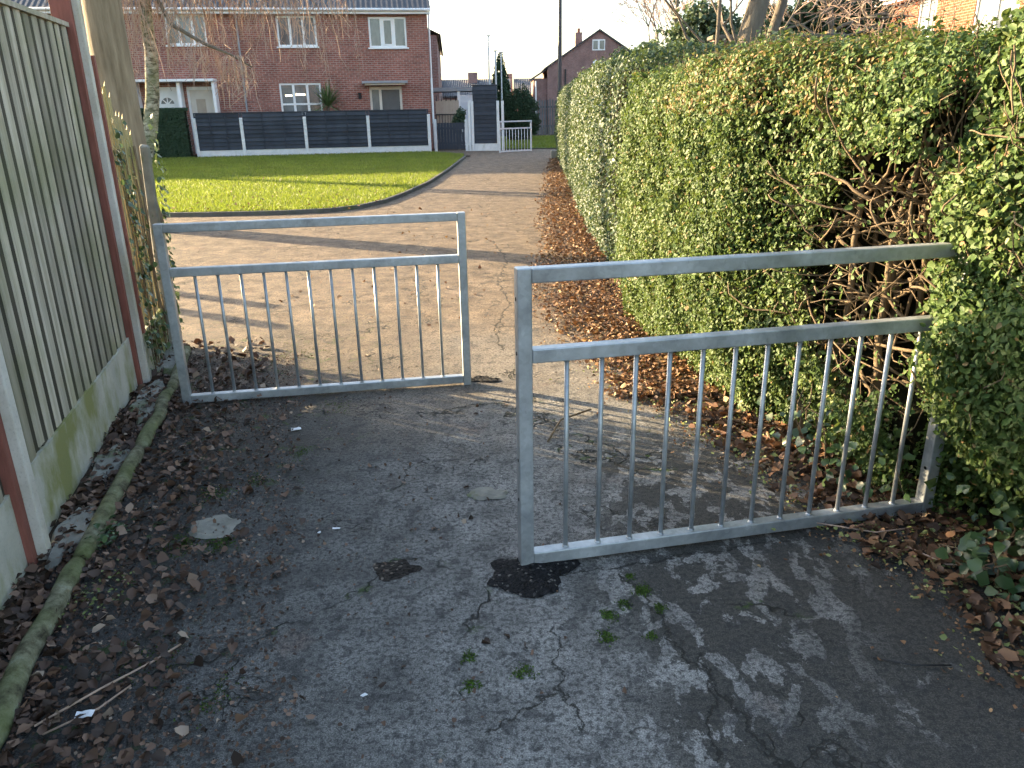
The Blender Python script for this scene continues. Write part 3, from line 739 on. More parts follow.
# ================================================================ HEDGES
def fbm(a, b, sc, seed):
    # cheap smooth value noise from sines
    r = np.random.default_rng(seed); out = np.zeros_like(a); amp = 1.
    for k in range(5):
        p = r.uniform(0, 6.28, 4); d = r.uniform(.6, 1.4, 4)
        out += amp * (np.sin(a * sc * d[0] + p[0] + 1.7 * np.sin(b * sc * d[1] + p[1])) * np.cos(b * sc * d[2] + p[2] + 1.3 * np.sin(a * sc * d[3] + p[3])))
        amp *= .6; sc *= 1.9
    return out * .5
def hedge(label, ys, xs, H, depth, n, leaf, mat, seed, bulge=.10, lumps=.07, shell=.10, hole=None, end_lo=True, end_hi=True, brown=None, foot=.12, topvar=.05, twigs=200, prof=None, corein=.2):
    ys = np.array(ys, float); xs = np.array(xs, float); y0, y1 = ys[0], ys[-1]
    root = empty('hedge', (float(np.interp((y0+y1)/2, ys, xs)) + depth/2, (y0+y1)/2, 0), label, 'hedge')
    O = np.array(root.location)
    def surf(y, v):
        """v in 0..1 front face from foot to top, 1..2 over the top; returns point, normal"""
        fx = np.interp(y, ys, xs); h = H + topvar * fbm(y, y * 0, 2.5, seed + 5)
        z = np.where(v < 1, v * h, h); t = np.clip(v - 1, 0, 1)
        zz = np.clip(z / h, 0, 1)
        out = foot * (1 - np.clip(zz / .25, 0, 1)) ** 1.5 - bulge * np.sin(zz * np.pi) * .8
        rnd_ = .12 * np.clip((zz - .88) / .12, 0, 1) ** 2
        x = fx + out + rnd_ + t * (depth - .12)
        nx = np.where(v < 1, -1., 0.) * (1 - rnd_ * 4); nz = np.where(v < 1, rnd_ * 6, 1.)
        Nn = np.stack([nx, np.zeros_like(nx), nz + 1e-3], 1); Nn /= np.linalg.norm(Nn, axis=1, keepdims=True)
        if prof is not None: x = x + prof(y, z)
        lp = lumps * fbm(y, v * h + x, 4.5, seed)
        Pp = np.stack([x, y, z], 1) + Nn * lp[:, None]
        return Pp, Nn
    def holef(y, z):
        if hole is None: return np.zeros_like(y)
        cy, cz, ry, rz = hole
        d = ((y - cy) / ry) ** 2 + ((z - cz) / rz) ** 2 + .35 * fbm(y, z, 7, seed + 9)
        return np.clip((1.15 - d) / .35, 0, 1)
    farea = (y1 - y0) * H; tarea = (y1 - y0) * depth; nf = int(n * farea / (farea + tarea * .8)); ntp = n - nf
    y = rng.uniform(y0, y1, n); v = np.concatenate([rng.random(nf), 1 + rng.random(ntp)])
    P, Nn = surf(y, v)
    dd = rng.exponential(shell * .5, n); dd = np.minimum(dd, shell * 2.2) - rng.exponential(.012, n) - (rng.random(n) < .02) * rng.uniform(0, .07, n)
    # thin patches
    thin = fbm(y, P[:, 2] + P[:, 0], 7, seed + 3) + .6 * fbm(y, P[:, 2], 22, seed + 4)
    keep = rng.random(n) < np.where(thin > .4, .35, 1.)
    hf = holef(y, P[:, 2]); keep &= rng.random(n) > hf * .965
    P = P - Nn * dd[:, None]
    # end caps
    me_ = []
    for on, ye, sg in ((end_lo, y0, -1), (end_hi, y1, 1)):
        if not on: continue
        m_ = int(n * (H * depth) / (farea + tarea * .8)); zz = rng.random(m_) * H; xx = np.interp(ye, ys, xs) + rng.random(m_) * depth - bulge * np.sin(zz / H * np.pi) * .8
        lp = lumps * fbm(xx, zz, 5, seed + 11)
        me_.append((np.stack([xx, ye + sg * (lp - rng.exponential(shell * .5, m_) + .03 * 0), zz], 1), np.tile([0, sg, 0.1], (m_, 1))))
    P = P[keep]; Nn = Nn[keep]; 
    if me_: P = np.concatenate([P] + [a for a, b in me_]); Nn = np.concatenate([Nn] + [b for a, b in me_])
    P[:, 2] = np.maximum(P[:, 2], .03)
    m_ = len(P)
    ND = Nn + rng.normal(0, .55, (m_, 3)) + [0, 0, .25]
    rn = np.clip(.62 * rng.beta(1.6, 2.0, m_) + .18 + .16 * fbm(P[:, 1] + P[:, 0], P[:, 2], 3, seed + 21) + .14 * fbm(P[:, 1], P[:, 2] + P[:, 0], 16, seed + 22), 0, .93)
    rn = np.where(rng.random(m_) < .025, rng.uniform(.94, 1, m_), rn)
    if brown:
        by0, by1, bz, pb = brown
        bm = (P[:, 1] > by0) & (P[:, 1] < by1) & (P[:, 2] > bz) & (rng.random(m_) < pb)
        rn = np.where(bm, rng.uniform(.93, 1, m_), rn)
    sz = leaf * np.clip(rng.lognormal(-.06, .28, m_), .4, 1.8)
    leaf_obj('foliage', P - O, ND, sz, mat, root, rnd=rn, aspect=.6)
    # opaque inner filler, the shade inside the hedge put into its dark colour
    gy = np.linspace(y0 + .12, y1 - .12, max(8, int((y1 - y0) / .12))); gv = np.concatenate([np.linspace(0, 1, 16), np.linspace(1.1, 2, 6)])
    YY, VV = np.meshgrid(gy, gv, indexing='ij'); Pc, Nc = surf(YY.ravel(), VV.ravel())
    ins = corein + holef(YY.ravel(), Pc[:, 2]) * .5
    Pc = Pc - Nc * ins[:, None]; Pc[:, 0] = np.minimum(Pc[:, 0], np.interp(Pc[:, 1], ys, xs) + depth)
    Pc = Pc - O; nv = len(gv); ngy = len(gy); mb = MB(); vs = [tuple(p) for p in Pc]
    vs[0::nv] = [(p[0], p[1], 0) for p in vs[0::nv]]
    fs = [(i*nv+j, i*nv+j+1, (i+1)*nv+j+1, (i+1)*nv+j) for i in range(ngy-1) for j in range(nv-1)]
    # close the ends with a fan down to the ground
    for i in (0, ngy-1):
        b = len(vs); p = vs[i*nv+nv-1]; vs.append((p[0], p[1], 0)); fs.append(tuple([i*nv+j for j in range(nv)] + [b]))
    mb.add(vs, fs); mb.build('dark_filler', 'dark_core', root)
    # twigs
    mb = MB()
    for i in range(twigs):
        yy = random.uniform(y0 + .1, y1 - .1); vv = random.uniform(.1, 1.6); p, nn = surf(np.array([yy]), np.array([vv])); p = Vector(p[0]) - Vector(O); nn = Vector(nn[0])
        d = (nn + Vector((random.gauss(0, .3), random.gauss(0, .7), random.uniform(.1, .6)))).normalized()
        a = p - nn * .22; pts = [a, a + d * .12, a + d * .22 + Vector((0, random.gauss(0, .02), .02)), a + d * random.uniform(.24, .32) + Vector((0, random.gauss(0, .03), .04))]
        mb.tube(pts, [.003, .0025, .002, .001], 4)
    mb.build('twigs', 'hedge_wood', root)
    return root, O, surf
def prof_mid(y, z): return np.zeros_like(y)
hedge('dark clipped hedge farthest along the right of the path, up to the lamp post', [6.9, 7.3, 9, 12, 25.2], [1.08, 1.0, .97, 1.04, 1.56], 2.03, 1.1, 110000, .034, 'dark_leaf', 11, foot=.06, bulge=.07, shell=.10, twigs=150, lumps=.06)
midr, midO, msurf = hedge('clipped sunlit hedge behind the right barrier with a bare woody hollow at its near end', [2.75, 3.0, 3.35, 3.6, 3.85, 4.2, 5.4, 5.8], [1.48, 1.40, 1.36, 1.27, 1.11, 1.03, .90, .88], 1.765, 1.15, 165000, .021, 'privet_leaf', 22,
      bulge=.09, shell=.09, hole=(3.0, .92, .40, .52), brown=(3.2, 4.9, 1.5, .25), twigs=260, end_lo=False)
def prof_near(y, z):
    return np.where(z < .62, .30 * (1 - z / .62) ** 1.1, 0) - .05 * np.sin(np.clip(z, 0, 1.6) * 2) + .07 * np.exp(-((z - 1.05) / .09) ** 2)
nr, nO, nsurf = hedge('overgrown near privet hedge that hides the end of the right barrier', [1.2, 1.8, 2.3, 2.62, 2.82], [1.72, 1.68, 1.63, 1.59, 1.64], 1.82, 1.1, 85000, .025, 'privet_leaf', 33,
      bulge=.05, lumps=.09, shell=.12, twigs=260, prof=prof_near, foot=.1, end_hi=True, corein=.3)
# crooked branches in the hollow
def wander(a, b, n, amp):
    a, b = Vector(a), Vector(b); pts = []; off = Vector((0, 0, 0)); vel = Vector((0, 0, 0))
    for i in range(n + 1):
        t = i / n; vel = vel * .6 + Vector((random.gauss(0, amp), random.gauss(0, amp), random.gauss(0, amp))); off += vel
        pts.append(a.lerp(b, t) + off * math.sin(t * math.pi) ** .5)
    return pts
mb = MB(); mo = Vector(midO)
for i in range(13):   # stems
    y = random.uniform(2.8, 3.6); x = np.interp(y, [2.75, 3.4, 4.2], [1.50, 1.2, 1.03]) + random.uniform(.15, .5)
    mb.tube([p - mo for p in wander((x, y, 0), (x + random.uniform(-.1, .2), y + random.uniform(-.35, .35), random.uniform(1.2, 1.6)), 12, .012)], [.021 - .001 * j for j in range(13)], 7)
for i in range(240):
    y = random.uniform(2.7, 3.5); x = np.interp(y, [2.75, 3.4, 4.2], [1.50, 1.2, 1.03]) + random.uniform(.12, .5); z = random.uniform(.35, 1.38)
    L_ = random.uniform(.18, .6); d = Vector((random.uniform(-1, .1), random.choice([-1, 1]) * random.uniform(.2, 1.0), random.gauss(.1, .5))).normalized()
    b = Vector((x, y, z)) + d * L_; fxm = np.interp(b.y, [2.75, 3.4, 4.2], [1.50, 1.2, 1.03]) - .05
    b.x = max(b.x, fxm); b.z = max(.04, b.z)
    r0 = random.choice([.003, .004, .005, .006, .009])
    mb.tube([p - mo for p in wander((x, y, z), b, 9, .008)], [r0 * (1 - .06 * j) for j in range(10)], 5)
mb.build('branches', 'hedge_wood', midr, smooth=True)
# woody patch breaking through the upper near hedge
mb = MB(); no = Vector(nO)
for i in range(150):
    y = random.uniform(2.35, 2.95); z = random.uniform(.95, 1.6); x = 1.58 + random.uniform(-.03, .1)
    d = Vector((random.uniform(-.3, .2), random.gauss(0, .5), random.uniform(-.2, 1.2))).normalized() * random.uniform(.08, .26)
    mb.tube([p - no for p in wander((x, y, z), Vector((x, y, z)) + d, 5, .006)], [random.choice([.0015, .002, .003])] * 6, 4)
mb.build('branches', 'hedge_wood', nr)

# ivy at the foot of the near hedge
for (cx, cy, sx, sy, zz, n, lb) in ((1.84, 2.36, .09, .15, .30, 240, 'dark green ivy at the foot of the near hedge beside the barrier end'), (1.58, 2.22, .05, .07, .10, 60, 'low ivy creeping over the brown leaves by the path'),
                                    (1.75, 1.95, .10, .12, .25, 150, 'ivy trailing at the bottom right corner'), (1.42, 3.15, .12, .2, .25, 160, 'dark ivy leaves in the shade under the hedge hollow')):
    root = empty('ivy', (cx, cy, 0), lb, 'ivy')
    q = np.stack([rng.normal(0, sx, n), rng.normal(0, sy, n), rng.random(n) * zz + .03], 1)
    leaf_obj('leaves', q, rng.normal(0, .4, (n, 3)) + [-.7, -.3, .7], .043, 'ivy_leaf', root, aspect=.85, fold=.3, jit=.07)
    mb = MB()
    for i in range(6): mb.tube(wander((random.uniform(-sx, sx), random.uniform(-sy, sy), .02), (random.uniform(-sx, sx), random.uniform(-sy, sy), zz), 6, .01), .003, 4)
    mb.build('stems', 'hedge_wood', root)

# ================================================================ TREES
def bare_tree(name, loc, label, trunk, limbs, mat='bark_grey', twigmat='twig', depth=3, seed=1, spread=.6, n=5, tw=True, cat='tree', minr=.004, tips=None):
    rr = random.Random(seed)
    root = empty(name, loc, label, cat)
    MB().tube([p for p, r_ in trunk], [r_ for p, r_ in trunk], 16).build('trunk', mat, root, smooth=True)
    lb = MB(); tb = MB()
    def grow(p, d, L, r, k):
        pts = [p]; q = p.copy(); dd = d.copy()
        for i in range(5):
            dd = (dd + Vector((rr.gauss(0, .16), rr.gauss(0, .16), rr.gauss(.04, .12)))).normalized(); q = q + dd * L / 5; pts.append(q.copy())
        (lb if r > .012 else tb).tube(pts, [max(minr, r * (1 - .12 * i)) for i in range(6)], 6 if r > .012 else 3)
        if k <= 0: return
        for i in range(n):
            a = pts[rr.randint(2, 5)]; v = Vector((rr.gauss(0, 1), rr.gauss(0, 1), rr.gauss(.3, .7))).normalized()
            grow(a, (dd * (1 - spread) + v * spread).normalized(), L * rr.uniform(.5, .8), r * rr.uniform(.35, .6), k - 1)
    for (p, d, L, r) in limbs: grow(Vector(p), Vector(d).normalized(), L, r, depth)
    if lb.v: lb.build('limbs', mat, root, smooth=True)
    if tb.v: tb.build('twigs', twigmat, root)
    return root
# thick smooth trunk rising behind the fence
bare_tree('tree', (-5.38, 11.4, 0), 'thick smooth grey brown trunk rising straight behind the wooden fence', [((0, 0, -.1), .34), ((0, 0, .4), .27), ((0, 0, 2.5), .245), ((.02, 0, 5), .22), ((.0, .1, 7), .16)],
          [((0, 0, 5), (-.6, .3, 1), 2.2, .08), ((0, 0, 5.5), (.5, .6, 1), 2.0, .07), ((0, 0, 6.6), (.2, -.4, 1), 2, .08)], 'timber_trunk', depth=2, seed=3)
# birch with drooping twigs
birch = empty('birch_tree', (-8.72, 20, .05), 'slim white barked birch with hanging bare twigs on the lawn', 'tree')
MB().tube([(-.55, 0, -.1), (-.38, 0, .3), (-.05, 0, 1.2), (.12, 0, 1.9), (.25, 0, 2.8), (.28, 0, 4.2), (.4, 0, 6.5)], [.24, .19, .17, .16, .15, .14, .11], 14).build('trunk', 'birch_bark', birch, smooth=True)
MB().tube([(-.45, .1, -.1), (-.5, .1, 1.0), (-.75, .1, 2.0), (-1.05, .2, 3.3), (-1.5, .2, 5.5)], [.17, .14, .11, .10, .06], 10).build('trunk', 'birch_bark', birch, smooth=True)
lm = MB(); tw = MB(); rr = random.Random(5)
arches = []
for i in range(26):
    x1 = rr.uniform(.2, 5.0) if i > 6 else rr.uniform(-2.5, .6); y1 = rr.uniform(-1.6, 1.6); z0 = rr.uniform(4.0, 6.3); zt = z0 + rr.uniform(.6, 1.6)
    a = Vector((.32, 0, z0)); b = Vector((x1, y1, rr.uniform(3.6, 5.4) if x1 > 0 else 4.6)); c = (a + b) / 2 + Vector((0, 0, 1.6))
    pts = [a.lerp(c, t).lerp(c.lerp(b, t), t) for t in [j / 10 for j in range(11)]]
    pts = [p + Vector((rr.gauss(0, .05), rr.gauss(0, .05), rr.gauss(0, .04))) for p in pts]
    lm.tube(pts, [.05 * (1 - .08 * j) for j in range(11)], 5); arches.append(pts)
lm.tube([(.3, 0, 5.6), (.55, -.2, 4.3), (.95, -.3, 3.45), (1.6, -.3, 3.05), (2.3, -.3, 2.75), (2.7, -.3, 2.5)], [.06, .055, .05, .04, .03, .015], 6)
arches += [[Vector(p) for p in [(.95, -.3, 3.45), (1.6, -.3, 3.05), (2.3, -.3, 2.75)]]] * 2
lm.build('limbs', 'bark_grey', birch, smooth=True)
for i in range(1050):
    pa = rr.choice(arches); p = rr.choice(pa[2:] if len(pa) > 5 else pa).copy() + Vector((rr.gauss(0, .16), rr.gauss(0, .16), 0))
    L_ = rr.uniform(.4, 2.0) * (.5 if len(pa) < 5 else 1); pts = [p]; d = Vector((rr.gauss(0, .5), rr.gauss(0, .5), .1))
    for j in range(7):
        d = d * .62 + Vector((rr.gauss(0, .06), rr.gauss(0, .06), -.40)); pts.append(pts[-1] + d.normalized() * L_ / 7)
        if j > 0 and rr.random() < .6:
            e = pts[-1] + Vector((rr.gauss(0, .12), rr.gauss(0, .12), -rr.uniform(.1, .35))); tw.tube([pts[-1], (pts[-1] + e) / 2 + Vector((rr.gauss(0, .02), 0, .02)), e], [.006, .006, .005], 3)
    tw.tube(pts, [.008, .008, .007, .007, .006, .006, .005, .004], 3)
tw.build('twigs', 'twig', birch)
# right-hand trees behind the hedge
bare_tree('tree', (2.62, 9.2, 0), 'leaning sunlit tree trunk rising behind the hedge', [((-.25, 0, 0), .15), ((-.02, 0, 2.0), .12), ((.12, 0, 2.6), .11), ((.26, 0, 3.6), .10), ((.4, 0, 5), .08)],
          [((-.05, 0, 2.1), (-.9, .3, .9), .9, .022), ((-.05, 0, 2.0), (-.5, 0, 1), 1.0, .018), ((.1, 0, 2.6), (-.9, .2, .5), .8, .014)], 'bark_grey', depth=2, seed=8, n=4, spread=.45)
bare_tree('tree', (3.06, 9.6, 0), 'thin dark stem standing right of the leaning trunk', [((-.1, 0, 0), .07), ((-.08, 0, 2.1), .06), ((.06, 0, 2.6), .055), ((.1, 0, 3.6), .05)],
          [((0, 0, 2.2), (1, .2, .8), 1.0, .016), ((0, 0, 2.3), (.8, .2, .2), 1.0, .014), ((0, 0, 2.7), (.4, .1, 1), .8, .02)], 'bark_grey', depth=3, seed=12, n=4)
bare_tree('tree', (2.34, 9.3, 0), 'slender upright stem left of the leaning trunk', [((0, 0, 0), .03), ((0, 0, 2.2), .022), ((.0, 0, 3.6), .018)],
          [((0, 0, 1.9), (-.8, .1, .8), 1.2, .02), ((0, 0, 2.1), (-1, .1, .6), 1.1, .013)], 'bark_grey', depth=2, seed=15, n=4)
bare_tree('tree', (4.5, 25, 0), 'pale leafless tree hazy against the sky above the far hedge', [((0, 0, 0), .09), ((0, 0, 2.4), .06), ((.0, 0, 3.6), .035)],
          [((0, 0, 2.3), (.5, 0, 1), 1.5, .03), ((0, 0, 2.3), (-.5, .2, 1), 1.5, .03), ((0, 0, 3.2), (.1, .1, 1), 1.2, .025), ((0, 0, 2.8), (.3, -.3, 1), 1.3, .02)], 'bark_grey', depth=3, seed=21, n=5, spread=.4, minr=.006)
bare_tree('tree', (5.9, 15.5, 0), 'sunlit brown bare bush tree before the orange brick house', [((0, 0, 0), .12), ((.05, 0, 2.4), .09), ((.1, 0, 2.8), .07)],
          [((.1, 0, 2.75), (-.8, 0, .8), 1.0, .04), ((.1, 0, 2.75), (.9, .1, .9), 1.1, .04), ((.1, 0, 2.75), (.1, 0, 1), 1.1, .04), ((.1, 0, 2.6), (-1, .2, .35), 1.1, .03), ((.1, 0, 2.6), (1, -.2, .4), 1.1, .03)], 'bark_grey', depth=3, seed=23, n=5, spread=.6, minr=.005)
bare_tree('tree', (4.4, 19, 0), 'thin bare sapling behind the leaning trunk', [((0, 0, 0), .05), ((0, 0, 2.4), .04), ((.0, 0, 4.2), .03)],
          [((0, 0, 2.2), (.6, 0, 1), 1.4, .02), ((0, 0, 2.3), (-.6, .2, 1), 1.5, .02), ((0, 0, 3.0), (.3, .1, 1), 1.2, .02)], 'bark_grey', depth=3, seed=29, n=5, spread=.5, minr=.005)

def crown(name, loc, label, lobes, n, leaf, mat, trunk=None, cat='shrub', aspect=.6, tr='bark_grey'):
    root = empty(name, loc, label, cat); Ps = []; Ns = []
    tot = sum(l[3] * l[4] * l[5] for l in lobes)
    for (x, y, z, rx, ry, rz) in lobes:
        m_ = int(n * rx * ry * rz / tot); d = rng.normal(size=(m_, 3)); d /= np.linalg.norm(d, axis=1, keepdims=True)
        r_ = (rng.random(m_) ** .35) * (1 + .22 * fbm(d[:, 0] * 3 + x, d[:, 2] * 3 + z, 2, int(abs(x * 10)) + 3))
        Ps.append(np.array([x, y, z]) + d * r_[:, None] * [rx, ry, rz]); Ns.append(d)
    P = np.concatenate(Ps); Nn = np.concatenate(Ns); k = fbm(P[:, 0] * 2, P[:, 2] * 2, 3, 5) > -.45
    P, Nn = P[k], Nn[k]; P[:, 2] = np.maximum(P[:, 2], .02)
    leaf_obj('crown', P, Nn + rng.normal(0, .6, P.shape), leaf, mat, root, aspect=aspect)
    mb = MB(); zt = max(l[2] for l in lobes)
    mb.tube([(0, 0, -.05), (0, 0, zt * .6), (0, 0, zt)], trunk or [.06, .04, .02], 8)
    for l in lobes: mb.tube([(0, 0, zt * .3), ((l[0]) * .6, l[1] * .6, l[2] * .75), (l[0], l[1], l[2])], [.03, .02, .01], 5)
    mb.build('trunk', tr, root); return root
crown('evergreen_shrub', (2.9, 12.2, 0), 'broad dark evergreen shrub bulging above the hedges', [(-.45, 0, 1.9, .6, .6, .75), (.05, .1, 2.3, .6, .5, .62), (.6, 0, 2.05, .5, .5, .7), (0, 0, 1.0, .8, .6, .9), (-.1, 0, 2.6, .35, .3, .35)], 30000, .07, 'dark_leaf')
crown('evergreen_shrub', (2.75, 8.6, 0), 'leafy shrub at the foot of the leaning trunk', [(0, 0, 1.85, .32, .35, .42), (-.3, 0, 1.8, .25, .3, .33), (.6, 0, 1.8, .3, .3, .35), (0, 0, .9, .5, .4, .8)], 8000, .06, 'dark_leaf')
crown('conifer_sapling', (2.62, 13, 0), 'narrow upright sprig rising over the evergreen shrub', [(0, 0, 2.4 + .12 * i, .13 - .012 * i, .13 - .012 * i, .12) for i in range(8)] + [(0, 0, 1.2, .2, .2, 1)], 1500, .06, 'dark_leaf')
crown('evergreen_tree', (6.9, 17.5, 0), 'dark evergreen behind the bare bush beside the orange brick house', [(0, 0, 2.6, 1.1, .8, 1.2), (-1.0, 0, 2.5, .8, .7, .9), (.8, 0, 2.6, .7, .6, .8), (-.4, 0, 3.3, .6, .6, .6), (-1.5, 0, 3.0, .5, .5, .5)], 26000, .09, 'conifer')
crown('conifer_tree', (-.4, 52, 0), 'tall narrow conifer far off beside the thin poles', [(0, 0, .8 + .5 * i, 1.15 - .13 * i, 1.15 - .13 * i, .6) for i in range(8)], 30000, .12, 'conifer', [.12, .08, .03], 'tree')
crown('round_hedge', (.62, 40, 0), 'big rounded dark evergreen beyond the small far barrier', [(0, 0, 1.35, .95, .8, 1.15), (-.05, 0, .8, 1.0, .8, .9), (.0, 0, .8, 1.0, .8, .9)], 36000, .08, 'conifer', cat='shrub')
crown('garden_shrub', (-1.95, 32.6, 0), 'small leafy shrub behind the grey garden gate', [(0, 0, 1.0, .28, .25, .45), (.1, 0, 1.3, .2, .2, .3)], 1500, .09, 'dark_leaf')

# brick garden wall behind the hedge
t = empty('garden_wall', (2.9, 10, 0), 'low weathered brick wall showing above the hedge by the leaning trunk', 'wall')
MB().box((-.42, 0, 0), (1.1, .22, 2.27)).build('wall', 'brick_far', t)
MB().box((-.45, -.03, 2.272), (1.13, .25, 2.32)).build('coping', 'kerb_concrete', t, bevel=.01)

# ================================================================ BRICK HOUSE
hs = empty('brick_house', (-3.05, 33, 0), 'dark red brick terraced house behind the grey garden fence', 'house', None, R(9.3))
HL = -15.5; EZ = 5.2
def wall_with_holes(mb, x0, x1, z0, z1, holes, y=0, depth=.14):
    xs = sorted({x0, x1, *[h[0] for h in holes], *[h[1] for h in holes]}); zs = sorted({z0, z1, *[h[2] for h in holes], *[h[3] for h in holes]})
    for i in range(len(xs)-1):
        for j in range(len(zs)-1):
            cx, cz = (xs[i]+xs[i+1])/2, (zs[j]+zs[j+1])/2
            if any(h[0] < cx < h[1] and h[2] < cz < h[3] for h in holes): continue
            mb.add([(xs[i], y, zs[j]), (xs[i+1], y, zs[j]), (xs[i+1], y, zs[j+1]), (xs[i], y, zs[j+1])], [(0,1,2,3)])
    for (a, b, c, d) in holes:
        mb.add([(a,y,c),(b,y,c),(b,y,d),(a,y,d),(a,y+depth,c),(b,y+depth,c),(b,y+depth,d),(a,y+depth,d)], [(0,4,5,1),(1,5,6,2),(2,6,7,3),(3,7,4,0)])
wins = [(-9.72, -8.28, 3.95, 5.0), (-5.72, -4.25, 3.88, 4.96), (-2.28, -.83, 3.83, 4.92), (-5.86, -4.28, 1.45, 2.58)]
doors = [(-10.5, -9.6, .05, 2.5), (-9.3, -8.25, .05, 2.5), (-2.42, -1.15, .05, 2.42)]
mb = MB(); wall_with_holes(mb, HL, 0, 0, EZ + .05, wins + doors)
mb.box((-.002, .0, 0), (0, 8, EZ + .05)); 
mb.add([(0, 0, EZ + .05), (0, 8, EZ + .05), (0, 4, EZ + 2.6)], [(0, 1, 2)])
mb.add([(HL, .0, 0), (HL, 8, 0), (HL, 8, EZ), (HL, 0, EZ)], [(0,3,2,1)]); mb.add([(HL, 8, 0), (0, 8, 0), (0, 8, EZ), (HL, 8, EZ)], [(1,0,3,2)])
mb.build('wall', 'brick_dark', hs)
MB().box((HL+.1, .3, 0), (-.1, .32, EZ)).build('interior', 'black_plastic', hs)
rf = MB(); rf.add([(HL, -.32, EZ-.02), (.12, -.32, EZ-.02), (.12, 4, EZ + 2.72), (HL, 4, EZ + 2.72), (HL, 8.3, EZ-.02), (.12, 8.3, EZ-.02), (HL, -.32, EZ-.10), (.12, -.32, EZ-.10), (.12, 4, EZ+2.64), (.12, 8.3, EZ-.10)],
                  [(0,1,2,3), (3,2,5,4), (6,7,1,0), (1,7,8,2), (2,8,9,5)]); roof = rf.build('roof', 'roof_tile', hs)
MB().box((HL, -.28, EZ-.20), (.1, -.001, EZ-.105)).build('fascia', 'white_upvc', hs)
g = MB(); g.tube([(HL, -.37, EZ-.06), (.12, -.37, EZ-.06)], .05, 10); g.build('gutter', 'white_upvc', hs, smooth=True)
def window(x0, x1, z0, z1, par, lights=3, transom=None, y=.06, lit=False, opener=None):
    f = MB(); t = .07
    f.box((x0+.002, y-.03, z0+.002), (x1-.002, y+.03, z0+t)); f.box((x0+.002, y-.03, z1-t), (x1-.002, y+.03, z1-.002))
    f.box((x0+.002, y-.03, z0+t), (x0+t, y+.03, z1-t)); f.box((x1-t, y-.03, z0+t), (x1-.002, y+.03, z1-t))
    wd = (x1 - x0) / lights
    for i in range(1, lights): f.box((x0+wd*i-.045, y-.028, z0+t), (x0+wd*i+.045, y+.028, z1-t))
    if opener is not None:
        a = x0+wd*opener+.045; b = x0+wd*(opener+1)-.045
        for (p0, p1, q0, q1) in ((a, a+.06, z0+t, z1-t), (b-.06, b, z0+t, z1-t), (a+.06, b-.06, z0+t, z0+t+.06), (a+.06, b-.06, z1-t-.06, z1-t)): f.box((p0, y-.045, q0), (p1, y-.0285, q1))
    if transom: f.box((x0+t, y-.027, z0+transom-.035), (x1-t, y+.027, z0+transom+.035))
    w_ = f.build('window', 'white_upvc', par)
    MB().box((x0+t-.01, y+.004, z0+t-.01), (x1-t+.01, y+.012, z1-t+.01)).build('pane', 'window_glass', w_)
    MB().box((x0-.06, y-.13, z0-.05), (x1+.06, y-.031, z0+.001)).build('sill', 'white_upvc', w_)
    if lit:
        MB().box((x0+.6, y+.0005, z1-.45), (x0+.95, y+.0035, z1-.38)).box((x0+.2, y+.0005, z1-.48), (x0+.45, y+.0035, z1-.42)).build('lit_lamp', 'lit_room', w_)
    return w_
window(*wins[0], hs, 3); window(*wins[1], hs, 3); window(*wins[2], hs, 3, opener=1); window(*wins[3], hs, 3, transom=.36, lit=True)
def door(x0, x1, z0, z1, par, mat='white_upvc', fan=False, glass=False, side=0):
    y = .08
    fr = MB(); fr.box((x0+.002, y-.05, z0), (x0+.09, y+.02, z1-.002)); fr.box((x1-.09, y-.05, z0), (x1-.002, y+.02, z1-.002)); fr.box((x0+.09, y-.05, z1-.12), (x1-.09, y+.02, z1-.002))
    if side: fr.box((x0+side-.05, y-.049, z0), (x0+side+.05, y+.019, z1-.12))
    fo = fr.build('door_frame', 'cream_paint' if side else 'white_upvc', par)
    a = x0 + (side + .05 if side else .09)
    d = MB(); d.box((a, y-.02, z0), (x1-.09, y+.01, z1-.12)); d = d.build('door', mat, par)
    if side: MB().box((x0+.09, y-.02, z0+.1), (x0+side-.05, y-.012, z1-.12)).build('side_pane', 'window_glass', fo)
    if fan:
        c = (a + x1 - .09) / 2; r_ = .24; zc = z1 - .62
        mb = MB()
        for k in range(4):
            t0 = math.pi * (k + .08) / 4; t1 = math.pi * (k + .92) / 4
            mb.add([(c + .06*math.cos((t0+t1)/2), y-.024, zc + .06*math.sin((t0+t1)/2)), (c + r_*math.cos(t0), y-.024, zc + r_*math.sin(t0)), (c + r_*math.cos((t0+t1)/2), y-.024, zc + r_*math.sin((t0+t1)/2)), (c + r_*math.cos(t1), y-.024, zc + r_*math.sin(t1))], [(0,1,2,3)])
        mb.build('fan_light', 'window_glass', d)
    if glass: MB().box((a+.2, y-.026, z1-1.0), (a+.55, y-.0205, z1-.45)).build('door_pane', 'beige_board', d)
    MB().box((x1-.22, y-.06, 1.1), (x1-.17, y-.021, 1.22)).build('handle', 'lead_grey', d)
door(*doors[0], hs, fan=True); door(*doors[1], hs, 'cream_paint', glass=True); door(*doors[2], hs, 'grey_door', side=.42)
for (a, b, z, m1) in ((-11.1, -8.12, 2.66, 'white_upvc'), (-2.68, -.92, 2.52, 'lead_grey')):
    p = MB().box((a, -.75 if b < -5 else -.6, z), (b, -.002, z+.09)).build('porch_roof', m1, hs, bevel=.01)
    if b > -5: MB().box((a+.1, -.5, z-.06), (b-.1, -.003, z-.001)).build('soffit', 'cream_paint', p)
MB().box((-9.52, -.55, 0), (-9.40, -.01, 2.655)).box((-11.05, -.6, 0), (-10.95, -.01, 2.655)).box((-8.25, -.6, 0), (-8.15, -.01, 2.655)).build('porch_screen', 'white_upvc', hs)
dp = MB(); dp.tube([(-7.15, -.06, 0), (-7.15, -.06, EZ-.1)], .035, 8); dp.build('drainpipe', 'lead_grey', hs)
